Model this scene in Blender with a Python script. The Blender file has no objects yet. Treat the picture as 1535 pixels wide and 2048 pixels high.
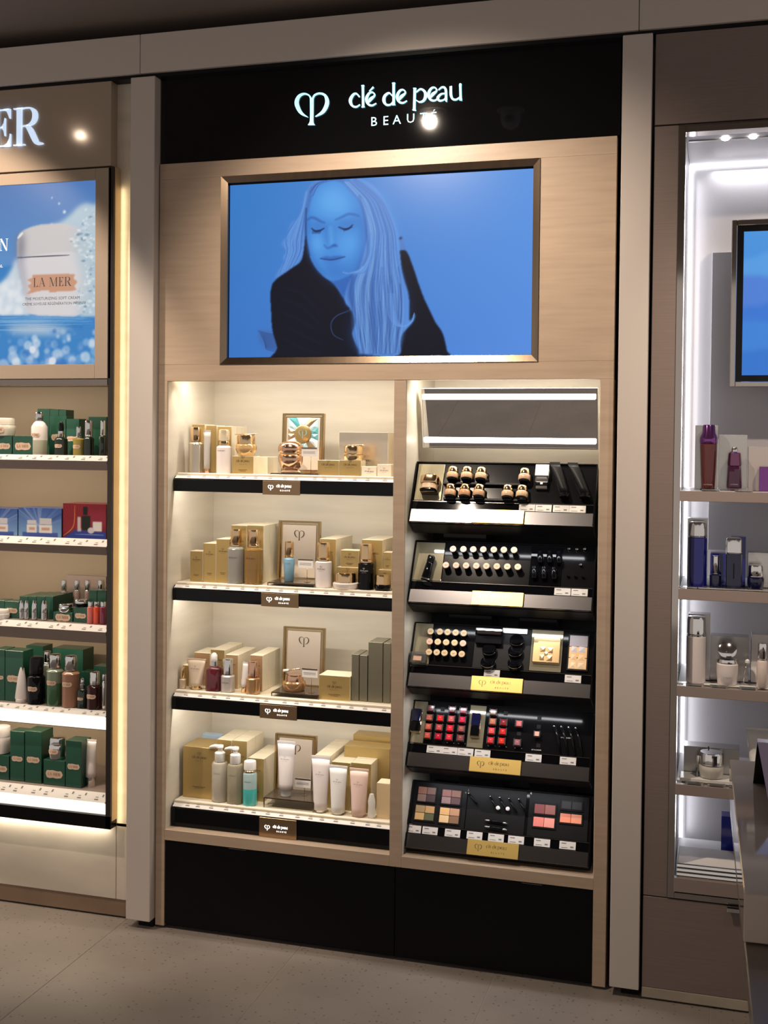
import bpy, bmesh, math, random
import numpy as np
from mathutils import Vector, Matrix
from mathutils.geometry import tessellate_polygon
random.seed(7)
rng = np.random.default_rng(7)
scn = bpy.context.scene
COL = scn.collection
# ------------------------------------------------------------------ camera
FPX, CX, CY = 2306.26, 767.5, 927.69
YAW, PITCH, ROLL = 0.282315, -0.019907, 0.010439
CAM = np.array([0.0, -3.27, 1.556])
_f = np.array([-math.sin(YAW)*math.cos(PITCH), math.cos(YAW)*math.cos(PITCH), math.sin(PITCH)])
_r = np.array([math.cos(YAW), math.sin(YAW), 0.0]); _u = np.cross(_r, _f)
_c, _s = math.cos(ROLL), math.sin(ROLL)
_R, _U = _c*_r + _s*_u, -_s*_r + _c*_u
cam = bpy.data.cameras.new('camera'); cam_o = bpy.data.objects.new('camera', cam); COL.objects.link(cam_o)
cam_o.matrix_world = Matrix(((_R[0], _U[0], -_f[0], CAM[0]), (_R[1], _U[1], -_f[1], CAM[1]), (_R[2], _U[2], -_f[2], CAM[2]), (0, 0, 0, 1)))
cam.sensor_fit = 'VERTICAL'; cam.sensor_height = 36.0; cam.lens = FPX/2048*36.0
cam.shift_y = (CY-1024)/2048; cam.clip_start = .05
scn.camera = cam_o
# ------------------------------------------------------------------ world, exposure
scn.view_settings.view_transform = 'Standard'; scn.view_settings.look = 'None'
scn.view_settings.gamma = 1.0; scn.view_settings.use_curve_mapping = False
scn.view_settings.exposure = 0.0
cy = scn.cycles; cy.max_bounces = 7; cy.diffuse_bounces = 3; cy.glossy_bounces = 4; cy.transmission_bounces = 6; cy.caustics_reflective = False; cy.caustics_refractive = False
w = bpy.data.worlds.new('shop_ambient'); scn.world = w; w.use_nodes = True
w.node_tree.nodes['Background'].inputs[0].default_value = (1.0, .90, .83, 1)
w.node_tree.nodes['Background'].inputs[1].default_value = .50
def area(name, loc, size, power, col=(1, .84, .66), aim=(0, 0, -1), parent=None, spread=math.pi):
    l = bpy.data.lights.new(name, 'AREA'); l.shape = 'RECTANGLE'; l.size, l.size_y = size
    l.energy = power; l.color = col; l.spread = spread
    o = bpy.data.objects.new(name, l); COL.objects.link(o); o.location = loc
    o.rotation_euler = Vector(aim).to_track_quat('-Z', 'Y').to_euler()
    return o
def spot(name, loc, aim, power, col=(1, .83, .66), ang=60, blend=.5, r=.03):
    l = bpy.data.lights.new(name, 'SPOT'); l.energy = power; l.color = col
    l.spot_size = math.radians(ang); l.spot_blend = blend; l.shadow_soft_size = r
    o = bpy.data.objects.new(name, l); COL.objects.link(o); o.location = loc
    o.rotation_euler = (Vector(aim)-Vector(loc)).to_track_quat('-Z', 'Y').to_euler()
    return o
# ------------------------------------------------------------------ photograph pixel -> place
def ray(px, py): return _R*(px-CX)/FPX - _U*(py-CY)/FPX + _f
def at(px, py, Y):
    d = ray(px, py); return CAM + d*((Y-CAM[1])/d[1])
def hit(px, py, o, n):
    d = ray(px, py); return CAM + d*(np.dot(np.array(o)-CAM, n)/np.dot(d, n))
def WX(x0, x1, py, Y):
    a, b = at(x0, py, Y)[0], at(x1, py, Y)[0]; return (a+b)/2, b-a
def TZ(px, py, Y): return float(at(px, py, Y)[2])
# ------------------------------------------------------------------ materials
MATS = {}
def mat(name, col, rough=.5, metal=0.0, emit=0.0, ecol=None, trans=0.0, var=0.0, vscale=(8, 8, 8), spec=.5, coat=0.0, bump=0.0, bscale=40, aniso=0.0, col2=None, ior=1.45, detail=4, alpha=1.0):
    if name in MATS: return MATS[name]
    m = bpy.data.materials.new(name); m.use_nodes = True; nt = m.node_tree; b = nt.nodes['Principled BSDF']
    c = (*col, 1); b.inputs['Base Color'].default_value = c
    b.inputs['Roughness'].default_value = rough; b.inputs['Metallic'].default_value = metal
    b.inputs['Specular IOR Level'].default_value = spec; b.inputs['Coat Weight'].default_value = coat; b.inputs['Coat Roughness'].default_value = .05
    b.inputs['Transmission Weight'].default_value = trans; b.inputs['IOR'].default_value = ior; b.inputs['Alpha'].default_value = alpha
    if emit:
        b.inputs['Emission Color'].default_value = (*(ecol or col), 1); b.inputs['Emission Strength'].default_value = emit
    if aniso: b.inputs['Anisotropic'].default_value = aniso
    if var or bump:
        tc = nt.nodes.new('ShaderNodeTexCoord'); mp = nt.nodes.new('ShaderNodeMapping'); mp.inputs['Scale'].default_value = vscale
        nt.links.new(tc.outputs['Object'], mp.inputs[0])
        nz = nt.nodes.new('ShaderNodeTexNoise'); nz.inputs['Scale'].default_value = 1.0; nz.inputs['Detail'].default_value = detail
        nt.links.new(mp.outputs[0], nz.inputs[0])
        if var:
            rp = nt.nodes.new('ShaderNodeValToRGB'); rp.color_ramp.elements[0].position = .32; rp.color_ramp.elements[1].position = .68
            rp.color_ramp.elements[0].color = (*(col2 or [x*(1-var) for x in col]), 1); rp.color_ramp.elements[1].color = (*[min(1, x*(1+var*.6)) for x in col], 1)
            nt.links.new(nz.outputs[0], rp.inputs[0]); nt.links.new(rp.outputs[0], b.inputs['Base Color'])
        if bump:
            bp = nt.nodes.new('ShaderNodeBump'); bp.inputs['Strength'].default_value = bump; bp.inputs['Distance'].default_value = .002
            n2 = nt.nodes.new('ShaderNodeTexNoise'); n2.inputs['Scale'].default_value = bscale; nt.links.new(tc.outputs['Object'], n2.inputs[0])
            nt.links.new(n2.outputs[0], bp.inputs['Height']); nt.links.new(bp.outputs[0], b.inputs['Normal'])
    MATS[name] = m; return m
def floor_mat():
    m = mat('grey_stone_tile', (.30, .255, .222), .40, var=.14, vscale=(3, 3, 3), bump=.15, bscale=60); nt = m.node_tree; b = nt.nodes['Principled BSDF']
    tc = nt.nodes.new('ShaderNodeTexCoord'); v = nt.nodes.new('ShaderNodeTexVoronoi'); v.inputs['Scale'].default_value = 62
    nt.links.new(tc.outputs['Object'], v.inputs['Vector'])
    r = nt.nodes.new('ShaderNodeValToRGB'); r.color_ramp.elements[0].position = .12; r.color_ramp.elements[0].color = (1, 1, 1, 1); r.color_ramp.elements[1].position = .26; r.color_ramp.elements[1].color = (0, 0, 0, 1)
    nt.links.new(v.outputs['Distance'], r.inputs[0])
    w2 = nt.nodes.new('ShaderNodeMath'); w2.operation = 'GREATER_THAN'; w2.inputs[1].default_value = .55
    sp = nt.nodes.new('ShaderNodeSeparateColor'); nt.links.new(v.outputs['Color'], sp.inputs[0]); nt.links.new(sp.outputs[0], w2.inputs[0])
    mu = nt.nodes.new('ShaderNodeMath'); mu.operation = 'MULTIPLY'; nt.links.new(r.outputs[0], mu.inputs[0]); nt.links.new(w2.outputs[0], mu.inputs[1])
    mx = nt.nodes.new('ShaderNodeMix'); mx.data_type = 'RGBA'
    old = b.inputs['Base Color'].links[0].from_socket
    nt.links.new(mu.outputs[0], mx.inputs[0]); nt.links.new(old, mx.inputs[6]); mx.inputs[7].default_value = (.14, .115, .10, 1)
    nt.links.new(mx.outputs[2], b.inputs['Base Color']); return m
M_FLOOR = floor_mat()
M_GROUT = mat('grout', (.36, .31, .26), .8)
M_CEIL = mat('brown_ceiling_paint', (.20, .16, .135), .8)
M_POST = mat('warm_white_lacquer', (.62, .55, .50), .45)
M_STONE = mat('beige_travertine', (.50, .375, .275), .38, var=.09, vscale=(5, 5, 60), bump=.10, bscale=90, detail=6)
M_CREAM = mat('cream_stone_lining', (.72, .645, .53), .42, var=.10, vscale=(2.5, 2.5, 20))
M_BLACKG = mat('black_glass', (.003, .003, .004), .04, spec=.28)
M_BLACKS = mat('satin_black_laminate', (.004, .004, .005), .33, spec=.16)
M_BLACK = mat('black_plastic', (.006, .006, .007), .12, spec=.28)
M_BLACKM = mat('matt_black_plastic', (.009, .009, .010), .42, spec=.18)
M_DARK = mat('charcoal_panel', (.045, .045, .048), .5)
M_BRONZE = mat('brushed_bronze', (.32, .235, .165), .22, metal=1, var=.1, vscale=(60, 60, 3))
M_SILVER = mat('brushed_silver', (.62, .58, .55), .33, metal=1, var=.06, vscale=(3, 60, 60))
M_GOLDP = mat('gold_plate', (.92, .66, .22), .35, metal=.85)
M_BRPLATE = mat('bronze_mirror_plate', (.42, .28, .16), .28, metal=1)
M_GOLD = mat('polished_gold', (.86, .62, .36), .14, metal=1)
M_ROSE = mat('rose_gold', (.82, .52, .36), .16, metal=1)
M_CHROME = mat('chrome', (.82, .81, .80), .09, metal=1)
M_GOLDPAPER = mat('gold_paper', (.50, .35, .135), .33, metal=.5)
M_CREAMPAPER = mat('cream_paper', (.78, .68, .50), .45)
M_OLIVE = mat('grey_green_paper', (.20, .185, .13), .35, metal=.4)
M_WHITE = mat('white_plastic', (.82, .79, .76), .3)
M_WPAPER = mat('white_card', (.80, .76, .73), .55)
M_INK = mat('dark_ink', (.07, .045, .025), .5)
M_INKG = mat('grey_ink', (.22, .19, .18), .6)
M_LOGOLIT = mat('lit_white_lettering', (1, 1, 1), .5, emit=5.0, ecol=(1, .97, .93))
M_SIGNLIT = mat('lit_sign_face', (.4, .8, .9), .5, emit=1.25, ecol=(.42, .86, 1.0))
M_MERLIT = mat('lit_blue_white_letter', (.6, .75, 1), .4, emit=.78, ecol=(.64, .79, 1.0))
M_GLASS = mat('clear_glass', (.95, .95, .95), .03, trans=1.0)
M_AMBER = mat('amber_glass', (.75, .42, .10), .06, trans=.75, coat=.5)
M_CLEARB = mat('clear_lotion_bottle', (.82, .80, .74), .06, trans=.7, coat=.5)
M_MIRROR = mat('mirror_glass', (.85, .85, .85), .015, metal=1)
M_TUBE = mat('lit_tube', (1, 1, 1), .5, emit=7.0, ecol=(1, .96, .90))
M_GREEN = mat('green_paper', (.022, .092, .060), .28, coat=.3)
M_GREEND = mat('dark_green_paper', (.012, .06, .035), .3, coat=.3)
M_TAUPE = mat('taupe_lacquer', (.30, .235, .21), .35)
M_TAUPEW = mat('taupe_grained_laminate', (.225, .172, .152), .42, var=.08, vscale=(4, 4, 260))
M_MERPANEL = mat('champagne_panel', (.46, .36, .28), .09, metal=.12)
M_FRAMEG = mat('grey_metal_frame', (.33, .28, .24), .2, metal=1)
M_STEEL = mat('polished_steel', (.55, .50, .46), .07, metal=1)
M_BEIGEW = mat('beige_back_wall', (.46, .36, .255), .5)
M_MARBLE = mat('veined_marble', (.70, .62, .52), .35, var=.22, vscale=(2.2, 2.2, 4.5), detail=8)
M_PLINTH = mat('brown_stone_plinth', (.27, .18, .12), .4, var=.2, vscale=(5, 5, 5))
M_SAND = mat('sand_stone_plinth', (.42, .36, .28), .5, var=.2, vscale=(6, 6, 6))
M_GREYW = mat('grey_lining', (.52, .50, .515), .5)
M_LEDW = mat('white_led', (1, 1, 1), .5, emit=3.0, ecol=(.92, .94, 1.0))
M_LEDWARM = mat('warm_led_lip', (1, .95, .85), .5, emit=1.15, ecol=(1, .93, .80))
M_PEARL = mat('pearl_plastic', (.78, .70, .68), .25, coat=.3)
M_PINKP = mat('pale_pink_plastic', (.82, .60, .52), .3)
M_SILVERP = mat('silver_paper', (.58, .57, .56), .24, metal=.75)
M_BLUE = mat('cobalt_glass', (.006, .008, .16), .08, coat=.6)
M_NAVY = mat('navy_glass', (.006, .007, .035), .08, coat=.6)
M_BLUEBOX = mat('blue_glossy_box', (.008, .02, .33), .12, coat=.5)
M_PURPLE = mat('purple_metal', (.27, .09, .33), .12, metal=.9)
M_PURPG = mat('plum_glass', (.05, .010, .035), .06, coat=.7)
M_REDG = mat('garnet_glass', (.09, .014, .013), .06, coat=.7)
M_LILAC = mat('lilac_gloss', (.52, .44, .60), .12, coat=.5)
M_COUNTER = mat('taupe_gloss_counter', (.50, .42, .355), .07, coat=.6)
M_COUNTERD = mat('dark_taupe_counter', (.14, .105, .085), .25)
M_ACRYL = mat('clear_acrylic', (.93, .93, .93), .04, trans=.92, ior=1.3)
M_SMOKE = mat('smoked_glass', (.16, .12, .09), .04, trans=.55)
M_TAN = mat('beige_plaque', (.72, .52, .38), .55)
M_BURG = mat('burgundy_bottle', (.10, .012, .02), .08, coat=.6)
M_TEAL = mat('teal_liquid', (.08, .52, .50), .1, coat=.5)
M_SKYB = mat('pale_blue_paper', (.52, .66, .80), .5)
# ------------------------------------------------------------------ mesh helpers
def mesh(name, v, f, mats, smooth=False, midx=None):
    me = bpy.data.meshes.new(name); me.from_pydata([tuple(map(float, x)) for x in v], [], f)
    for m in (mats if isinstance(mats, (list, tuple)) else [mats]): me.materials.append(m)
    if midx is not None: me.polygons.foreach_set('material_index', midx)
    if smooth: me.polygons.foreach_set('use_smooth', [True]*len(f))
    me.update(); return me
def put(name, me, parent=None, loc=(0, 0, 0), rot=(0, 0, 0), label=None, cat=None, group=None, kind=None, scale=None):
    o = bpy.data.objects.new(name, me); COL.objects.link(o)
    if parent is not None: o.parent = parent
    o.location = tuple(map(float, loc)); o.rotation_euler = rot
    if scale is not None: o.scale = (scale,)*3 if not isinstance(scale, tuple) else scale
    for k, x in (('label', label), ('category', cat), ('group', group), ('kind', kind)):
        if x: o[k] = x
    return o
def thing(name, label, cat, loc=(0, 0, 0), rot=(0, 0, 0), group=None):
    return put(name, None, None, loc, rot, label, cat, group)
def boxg(a, b, ch=0.0):
    (x0, y0, z0), (x1, y1, z1) = a, b
    if ch <= 0:
        v = [(x, y, z) for x in (x0, x1) for y in (y0, y1) for z in (z0, z1)]
        return v, [(0, 1, 3, 2), (4, 6, 7, 5), (0, 4, 5, 1), (2, 3, 7, 6), (0, 2, 6, 4), (1, 5, 7, 3)]
    v, idx = [], {}
    for ix in (0, 1):
        for iy in (0, 1):
            for iz in (0, 1):
                X, Yy, Z = (x0, x1)[ix], (y0, y1)[iy], (z0, z1)[iz]; sx, sy, sz = 1-2*ix, 1-2*iy, 1-2*iz
                for k in range(3):
                    idx[ix, iy, iz, k] = len(v)
                    v.append((X+(0 if k == 0 else sx*ch), Yy+(0 if k == 1 else sy*ch), Z+(0 if k == 2 else sz*ch)))
    f = []
    for k in range(3):
        for s in (0, 1):
            c = [(0, 0), (1, 0), (1, 1), (0, 1)]
            q = []
            for p, r in c:
                t = [0, 0, 0]; t[k] = s; t[(k+1) % 3] = p; t[(k+2) % 3] = r; q.append(idx[(*t, k)])
            f.append(tuple(q if s else q[::-1]))
    for k in range(3):
        a1, a2 = (k+1) % 3, (k+2) % 3
        for p in (0, 1):
            for r in (0, 1):
                t0, t1 = [0, 0, 0], [0, 0, 0]; t0[a1] = t1[a1] = p; t0[a2] = t1[a2] = r; t1[k] = 1
                q = [idx[(*t0, a1)], idx[(*t1, a1)], idx[(*t1, a2)], idx[(*t0, a2)]]
                f.append(tuple(q if (p+r) % 2 else q[::-1]))
    for ix in (0, 1):
        for iy in (0, 1):
            for iz in (0, 1):
                q = [idx[ix, iy, iz, k] for k in range(3)]
                f.append(tuple(q if (ix+iy+iz) % 2 else q[::-1]))
    return v, f
def box(name, a, b, m, parent=None, ch=0.0, **k):
    v, f = boxg(a, b, ch); return put(name, mesh(name, v, f, m), parent, **k)
def lathe(prof, seg=20, n=2.0, sx=1.0, sy=1.0):
    v, f = [], []
    for r, z in prof:
        for i in range(seg):
            t = 2*math.pi*i/seg; c, s = math.cos(t), math.sin(t)
            if n != 2: q = (abs(c)**n+abs(s)**n)**(-1/n); c, s = c*q, s*q
            v.append((r*c*sx, r*s*sy, z))
    for j in range(len(prof)-1):
        for i in range(seg):
            a, b = j*seg+i, j*seg+(i+1) % seg; f.append((a, b, b+seg, a+seg))
    f.append(tuple(range(seg))[::-1]); f.append(tuple(range((len(prof)-1)*seg, len(prof)*seg)))
    return v, f
def lpart(name, prof, m, parent, seg=20, n=2.0, sx=1, sy=1, **k):
    # sharp corners: double the profile points where it turns hard
    v, f = lathe(prof, seg, n, sx, sy); me = mesh(name, v, f, m, True)
    try: me.set_sharp_from_angle(angle=math.radians(38))
    except Exception: pass
    return put(name, me, parent, **k)
def rod(name, pts, r, m, parent=None, seg=8, **k):
    pts = [Vector(p) for p in pts]; v, f = [], []; rs = r if isinstance(r, (list, tuple)) else [r]*len(pts)
    for i, p in enumerate(pts):
        t = (pts[min(i+1, len(pts)-1)]-pts[max(i-1, 0)]).normalized()
        a = t.orthogonal().normalized(); b = t.cross(a)
        for j in range(seg):
            q = 2*math.pi*j/seg; v.append(p+(a*math.cos(q)+b*math.sin(q))*rs[i])
    for i in range(len(pts)-1):
        for j in range(seg):
            c, d = i*seg+j, i*seg+(j+1) % seg; f.append((c, d, d+seg, c+seg))
    f.append(tuple(range(seg))[::-1]); f.append(tuple(range((len(pts)-1)*seg, len(pts)*seg)))
    return put(name, mesh(name, v, f, m, True), parent, **k)
def prof_x(name, pts, x0, x1, m, parent=None, **k):
    n = len(pts); v = [(x0, y, z) for y, z in pts]+[(x1, y, z) for y, z in pts]
    f = [tuple(range(n)), tuple(range(2*n-1, n-1, -1))]+[(i, i+n, (i+1) % n+n, (i+1) % n) for i in range(n)]
    me = mesh(name, v, f, m); bm = bmesh.new(); bm.from_mesh(me); bmesh.ops.recalc_face_normals(bm, faces=bm.faces); bm.to_mesh(me); bm.free()
    return put(name, me, parent, **k)
# flat lettering: everything lives in the x-z plane facing -y
def catmull(pts, n=6):
    p = [np.array(q, float) for q in pts]; p = [p[0]]+p+[p[-1]]; out = []
    for i in range(1, len(p)-2):
        for k in range(n):
            t = k/n; a, b, c, d = p[i-1], p[i], p[i+1], p[i+2]
            out.append(.5*(2*b+(c-a)*t+(2*a-5*b+4*c-d)*t*t+(3*b-a-3*c+d)*t**3))
    out.append(p[-2]); return out
def ribbon(pts, n=6):
    P = catmull(pts, n); L, Rr = [], []
    for i, q in enumerate(P):
        t = P[min(i+1, len(P)-1)][:2]-P[max(i-1, 0)][:2]; t = t/(np.linalg.norm(t)+1e-9); nn = np.array([-t[1], t[0]])
        L.append(q[:2]+nn*q[2]/2); Rr.append(q[:2]-nn*q[2]/2)
    v = [x for pr in zip(L, Rr) for x in pr]; f = [(2*i, 2*i+1, 2*i+3, 2*i+2) for i in range(len(P)-1)]
    return v, f
def tess(poly):
    tr = tessellate_polygon([[Vector((x, y, 0)) for x, y in poly]]); return [np.array(p, float) for p in poly], [tuple(t) for t in tr]
def merge(parts):
    V, F = [], []
    for v, f in parts:
        o = len(V); V += [np.array(x, float) for x in v]; F += [tuple(i+o for i in t) for t in f]
    return V, F
def flat(name, v2, f, m, depth=0.0):
    """2-D shapes -> mesh in the x-z plane facing -y, optionally with real thickness"""
    v = [(x, 0, z) for x, z in v2]; ff = []
    for t in f:
        a, b, c = (np.array(v2[t[k]]) for k in range(3)); cr = (b[0]-a[0])*(c[1]-a[1])-(b[1]-a[1])*(c[0]-a[0])
        ff.append(tuple(t) if cr > 0 else tuple(t[::-1]))
    if depth:
        n = len(v); cnt = {}
        for t in ff:
            for i in range(len(t)):
                e = (t[i], t[(i+1) % len(t)]); cnt[e] = 1
        v = v+[(x, depth, z) for x, y, z in v]
        for a, b in list(cnt):
            if (b, a) not in cnt: ff.append((b, a, a+n, b+n))
    return mesh(name, v, ff, m)
_FT = {}
def font(s, m, h, align='CENTER', spacing=1.0, shear=0.0):
    """built-in letterforms as a flat mesh, cap height about h"""
    k = (s, m.name, round(h, 5), align, spacing)
    if k in _FT: return _FT[k]
    c = bpy.data.curves.new('lettering', 'FONT'); c.body = s; c.size = h/.7; c.align_x = align; c.resolution_u = 2; c.space_character = spacing; c.shear = shear
    o = bpy.data.objects.new('lettering_tmp', c); COL.objects.link(o)
    bpy.context.view_layer.update(); dg = bpy.context.evaluated_depsgraph_get()
    me = bpy.data.meshes.new_from_object(o.evaluated_get(dg)); bpy.data.objects.remove(o); bpy.data.curves.remove(c)
    me.transform(Matrix.Rotation(math.pi/2, 4, 'X')); me.materials.clear(); me.materials.append(m); me.name = 'lettering'
    _FT[k] = me; return me
# ------------------------------------------------------------------ brand lettering drawn stroke by stroke
def zz(p, Y=.028):   # strokes noted on a 4.149x enlargement of the sign -> metres on the sign plane
    x, z = at(570+p[0]/4.149, 150+p[1]/4.149, Y)[[0, 2]]; return (x, z, p[2]/4.149*3.30/FPX*1.02 if len(p) > 2 else 0)
MARK = [[(185, 347, 3), (125, 308, 26), (92, 235, 34), (108, 178, 24), (152, 153, 13), (195, 167, 11), (213, 205, 12)],
        [(247, 343, 3), (312, 300, 26), (344, 230, 32), (330, 170, 22), (285, 150, 13), (240, 165, 11), (221, 205, 12)],
        [(217, 190, 30), (217, 300, 27), (216, 370, 27), (215, 395, 36), (214, 412, 62)]]
def _e(dx, dy): return [[(692+dx, 222+dy, 7), (738+dx, 168+dy, 11), (722+dx, 141+dy, 10), (692+dx, 150+dy, 15), (671+dx, 195+dy, 23), (685+dx, 238+dy, 18), (718+dx, 250+dy, 12), (752+dx, 232+dy, 6)],
                        [(690+dx, 224+dy, 5), (700+dx, 195+dy, 12), (735+dx, 172+dy, 9)]]
WORD = [[(612, 178, 12), (588, 152, 12), (560, 162, 17), (537, 207, 25), (551, 250, 18), (585, 262, 12), (617, 243, 6)],
        [(641, 88, 26), (641, 96, 18), (643, 250, 18), (643, 262, 30)], *_e(0, 0), [(694, 132, 4), (730, 97, 12)],
        [(886, 172, 8), (858, 146, 12), (823, 172, 20), (816, 212, 24), (834, 243, 16), (868, 244, 11), (890, 222, 8)], [(897, 66, 28), (897, 76, 20), (897, 232, 20), (897, 243, 30)], *_e(255, -21),
        [(1072, 110, 28), (1072, 120, 20), (1068, 275, 21), (1068, 288, 34)], [(1084, 140, 7), (1120, 114, 12), (1154, 135, 20), (1162, 172, 24), (1145, 210, 17), (1112, 222, 10), (1084, 206, 7)],
        *_e(515, -40), [(1268, 122, 6), (1300, 98, 12), (1328, 115, 18), (1332, 200, 18), (1338, 208, 22)], [(1330, 150, 6), (1290, 156, 12), (1263, 187, 20), (1278, 210, 15), (1312, 203, 8), (1330, 182, 6)],
        [(1370, 92, 22), (1371, 102, 18), (1372, 160, 20), (1386, 195, 16), (1416, 201, 12), (1445, 182, 7)], [(1451, 78, 24), (1450, 88, 18), (1453, 190, 18), (1454, 202, 26)]]
def strokes(lst, n): return merge([ribbon([zz(p) for p in s], n) for s in lst])
MARK_HI, WORD_HI = strokes(MARK, 8), strokes(WORD, 6)
MARK_LO, WORD_LO = strokes(MARK, 3), strokes(WORD, 2)
def centred(vf, c=None):
    v = np.array(vf[0]); c = (v.min(0)+v.max(0))/2 if c is None else c; return [x-c for x in v], vf[1]
_mk, _wd = centred(MARK_LO), centred(WORD_LO)          # mark 0.107 wide, word 0.35 wide
def sc(vf, s, dx=0, dz=0): return [x*s+np.array([dx, dz]) for x in vf[0]], vf[1]
def bar(x0, z0, x1, z1): return [np.array(p) for p in ((x0, z0), (x1, z0), (x1, z1), (x0, z1))], [(0, 1, 2, 3)]
_bt = font('BEAUTÉ', M_INK, .022, 'CENTER', 1.9)
_btv = ([np.array((q.co.x, q.co.z)) for q in _bt.vertices], [tuple(p.vertices) for p in _bt.polygons])
STACK = merge([sc(_mk, .75, 0, .085), sc(_wd, 1.0, 0, 0), sc(_btv, 1.0, 0, -.085)])        # mark over word over small caps
SIDE = merge([sc(_mk, 1.15, -.245, -.012), sc(_wd, 1.0, .06, .02), sc(_btv, 1.25, .09, -.085)])  # mark left of the words
_C = {}
def logo_mesh(kind, w, m, wrap=0.0):
    k = (kind, round(w, 4), m.name, round(wrap, 4))
    if k not in _C:
        src, bw = {'stack': (STACK, .35), 'side': (SIDE, .60), 'mark': (_mk, .107), 'word': (_wd, .35)}[kind]
        v, f = sc(src, w/bw)
        me = flat('lettering', v, f, m)
        if wrap:
            for q in me.vertices:
                t = q.co.x/wrap; q.co.x, q.co.y = wrap*math.sin(t), wrap*(1-math.cos(t))
        _C[k] = me
    return _C[k]
SERIF = {}
def _rect(x0, y0, x1, y1): return bar(x0, y0, x1, y1)
SERIF['L'] = (.62, [_rect(.1, 0, .23, 1), _rect(0, .97, .33, 1), _rect(0, 0, .58, .03), tess([(.6, 0), (.6, .3), (.57, .2), (.5, .08), (.38, .03), (.38, 0)])])
SERIF['A'] = (.86, [ribbon([(.12, .02, .035), (.42, 1, .035)], 1), ribbon([(.40, 1, .13), (.72, .02, .13)], 1), _rect(.22, .32, .6, .35), _rect(0, 0, .25, .03), _rect(.55, 0, .86, .03)])
SERIF['M'] = (1.12, [_rect(.12, 0, .155, 1), _rect(.02, 0, .26, .03), _rect(0, .97, .25, 1), ribbon([(.2, 1, .13), (.54, .02, .13)], 1), ribbon([(.9, 1, .035), (.54, .02, .035)], 1), _rect(.86, 0, .99, 1), _rect(.77, 0, 1.08, .03), _rect(.86, .97, 1.08, 1)])
SERIF['E'] = (.66, [_rect(.1, 0, .245, 1), _rect(0, .97, .56, 1), _rect(0, 0, .58, .03), _rect(.245, .5, .38, .53),
              tess([(.58, 1), (.4, 1), (.4, .975), (.5, .92), (.55, .81), (.575, .74), (.595, .74), (.595, 1)]), tess([(.61, 0), (.61, .33), (.59, .33), (.57, .2), (.5, .08), (.4, .025), (.4, 0)]),
              tess([(.445, .28), (.445, .76), (.43, .76), (.4, .62), (.33, .53), (.33, .5), (.4, .42), (.43, .28)])])
SERIF['R'] = (.9, [_rect(.1, 0, .245, 1), _rect(0, .97, .3, 1), _rect(0, 0, .35, .03), ribbon([(.24, .985, .03), (.48, .985, .035), (.62, .89, .12), (.655, .75, .15), (.6, .61, .12), (.45, .53, .04), (.24, .515, .03)], 6),
              ribbon([(.40, .51, .08), (.52, .38, .15), (.66, .12, .15), (.74, .035, .10), (.9, .015, .03)], 6)])
SERIF['N'] = (.9, [_rect(.12, 0, .155, 1), _rect(.02, 0, .26, .03), _rect(0, .97, .25, 1), ribbon([(.16, 1, .14), (.72, 0, .14)], 1), _rect(.72, 0, .755, 1), _rect(.62, .97, .86, 1)])
def serif(s, gap=.08):
    x, parts = 0, []
    for ch in s:
        if ch == ' ': x += .38; continue
        w_, g = SERIF[ch]; parts.append(sc(merge(g), 1, x, 0)); x += w_+gap
    return merge(parts), x-gap
LAMER, LAMER_W = serif('LA MER')
LAMER_C = sc(LAMER, 1, -LAMER_W/2, -.5)
_pq = [(-1.08, .1, -.05), (-.95, .38, -.40), (-.75, .42, -.47), (-.55, .40, -.50), (-.35, .44, -.46), (-.15, .45, -.42), (.05, .42, -.45), (.25, .38, -.49), (.45, .36, -.47), (.65, .38, -.44), (.85, .41, -.41), (.97, .30, -.30), (1.12, .02, -.02)]
PLAQUE = merge([([np.array(p) for p in ((a[0], a[2]), (b[0], b[2]), (b[0], b[1]), (a[0], a[1]))], [(0, 1, 2, 3)]) for a, b in zip(_pq, _pq[1:])])
_unused = tess([(-1.0, -.42), (-.6, -.5), (-.1, -.42), (.3, -.5), (.95, -.40), (.93, -.1), (1.12, 0), (.95, .18), (.98, .42), (.4, .36), (-.2, .46), (-.95, .38), (-1.08, .1), (-.92, -.1)])
def plaque(parent, loc, w, dark=None, wrap=0.0):
    k = ('plq', round(w, 4), round(wrap, 4))
    if k not in _C:
        a = flat('plaque', *sc(PLAQUE, w/2.1), M_TAN); b = flat('lettering', *sc(LAMER_C, w*.78/LAMER_W), mat('rust_ink', (.20, .05, .02), .6))
        if wrap:
            for me in (a, b):
                for q in me.vertices:
                    t = q.co.x/wrap; q.co.x, q.co.y = wrap*math.sin(t), wrap*(1-math.cos(t))
        _C[k] = (a, b)
    a, b = _C[k]; p = put('plaque', a, parent, loc); put('lettering', b, p, (0, -.0004, 0)); return p
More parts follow.
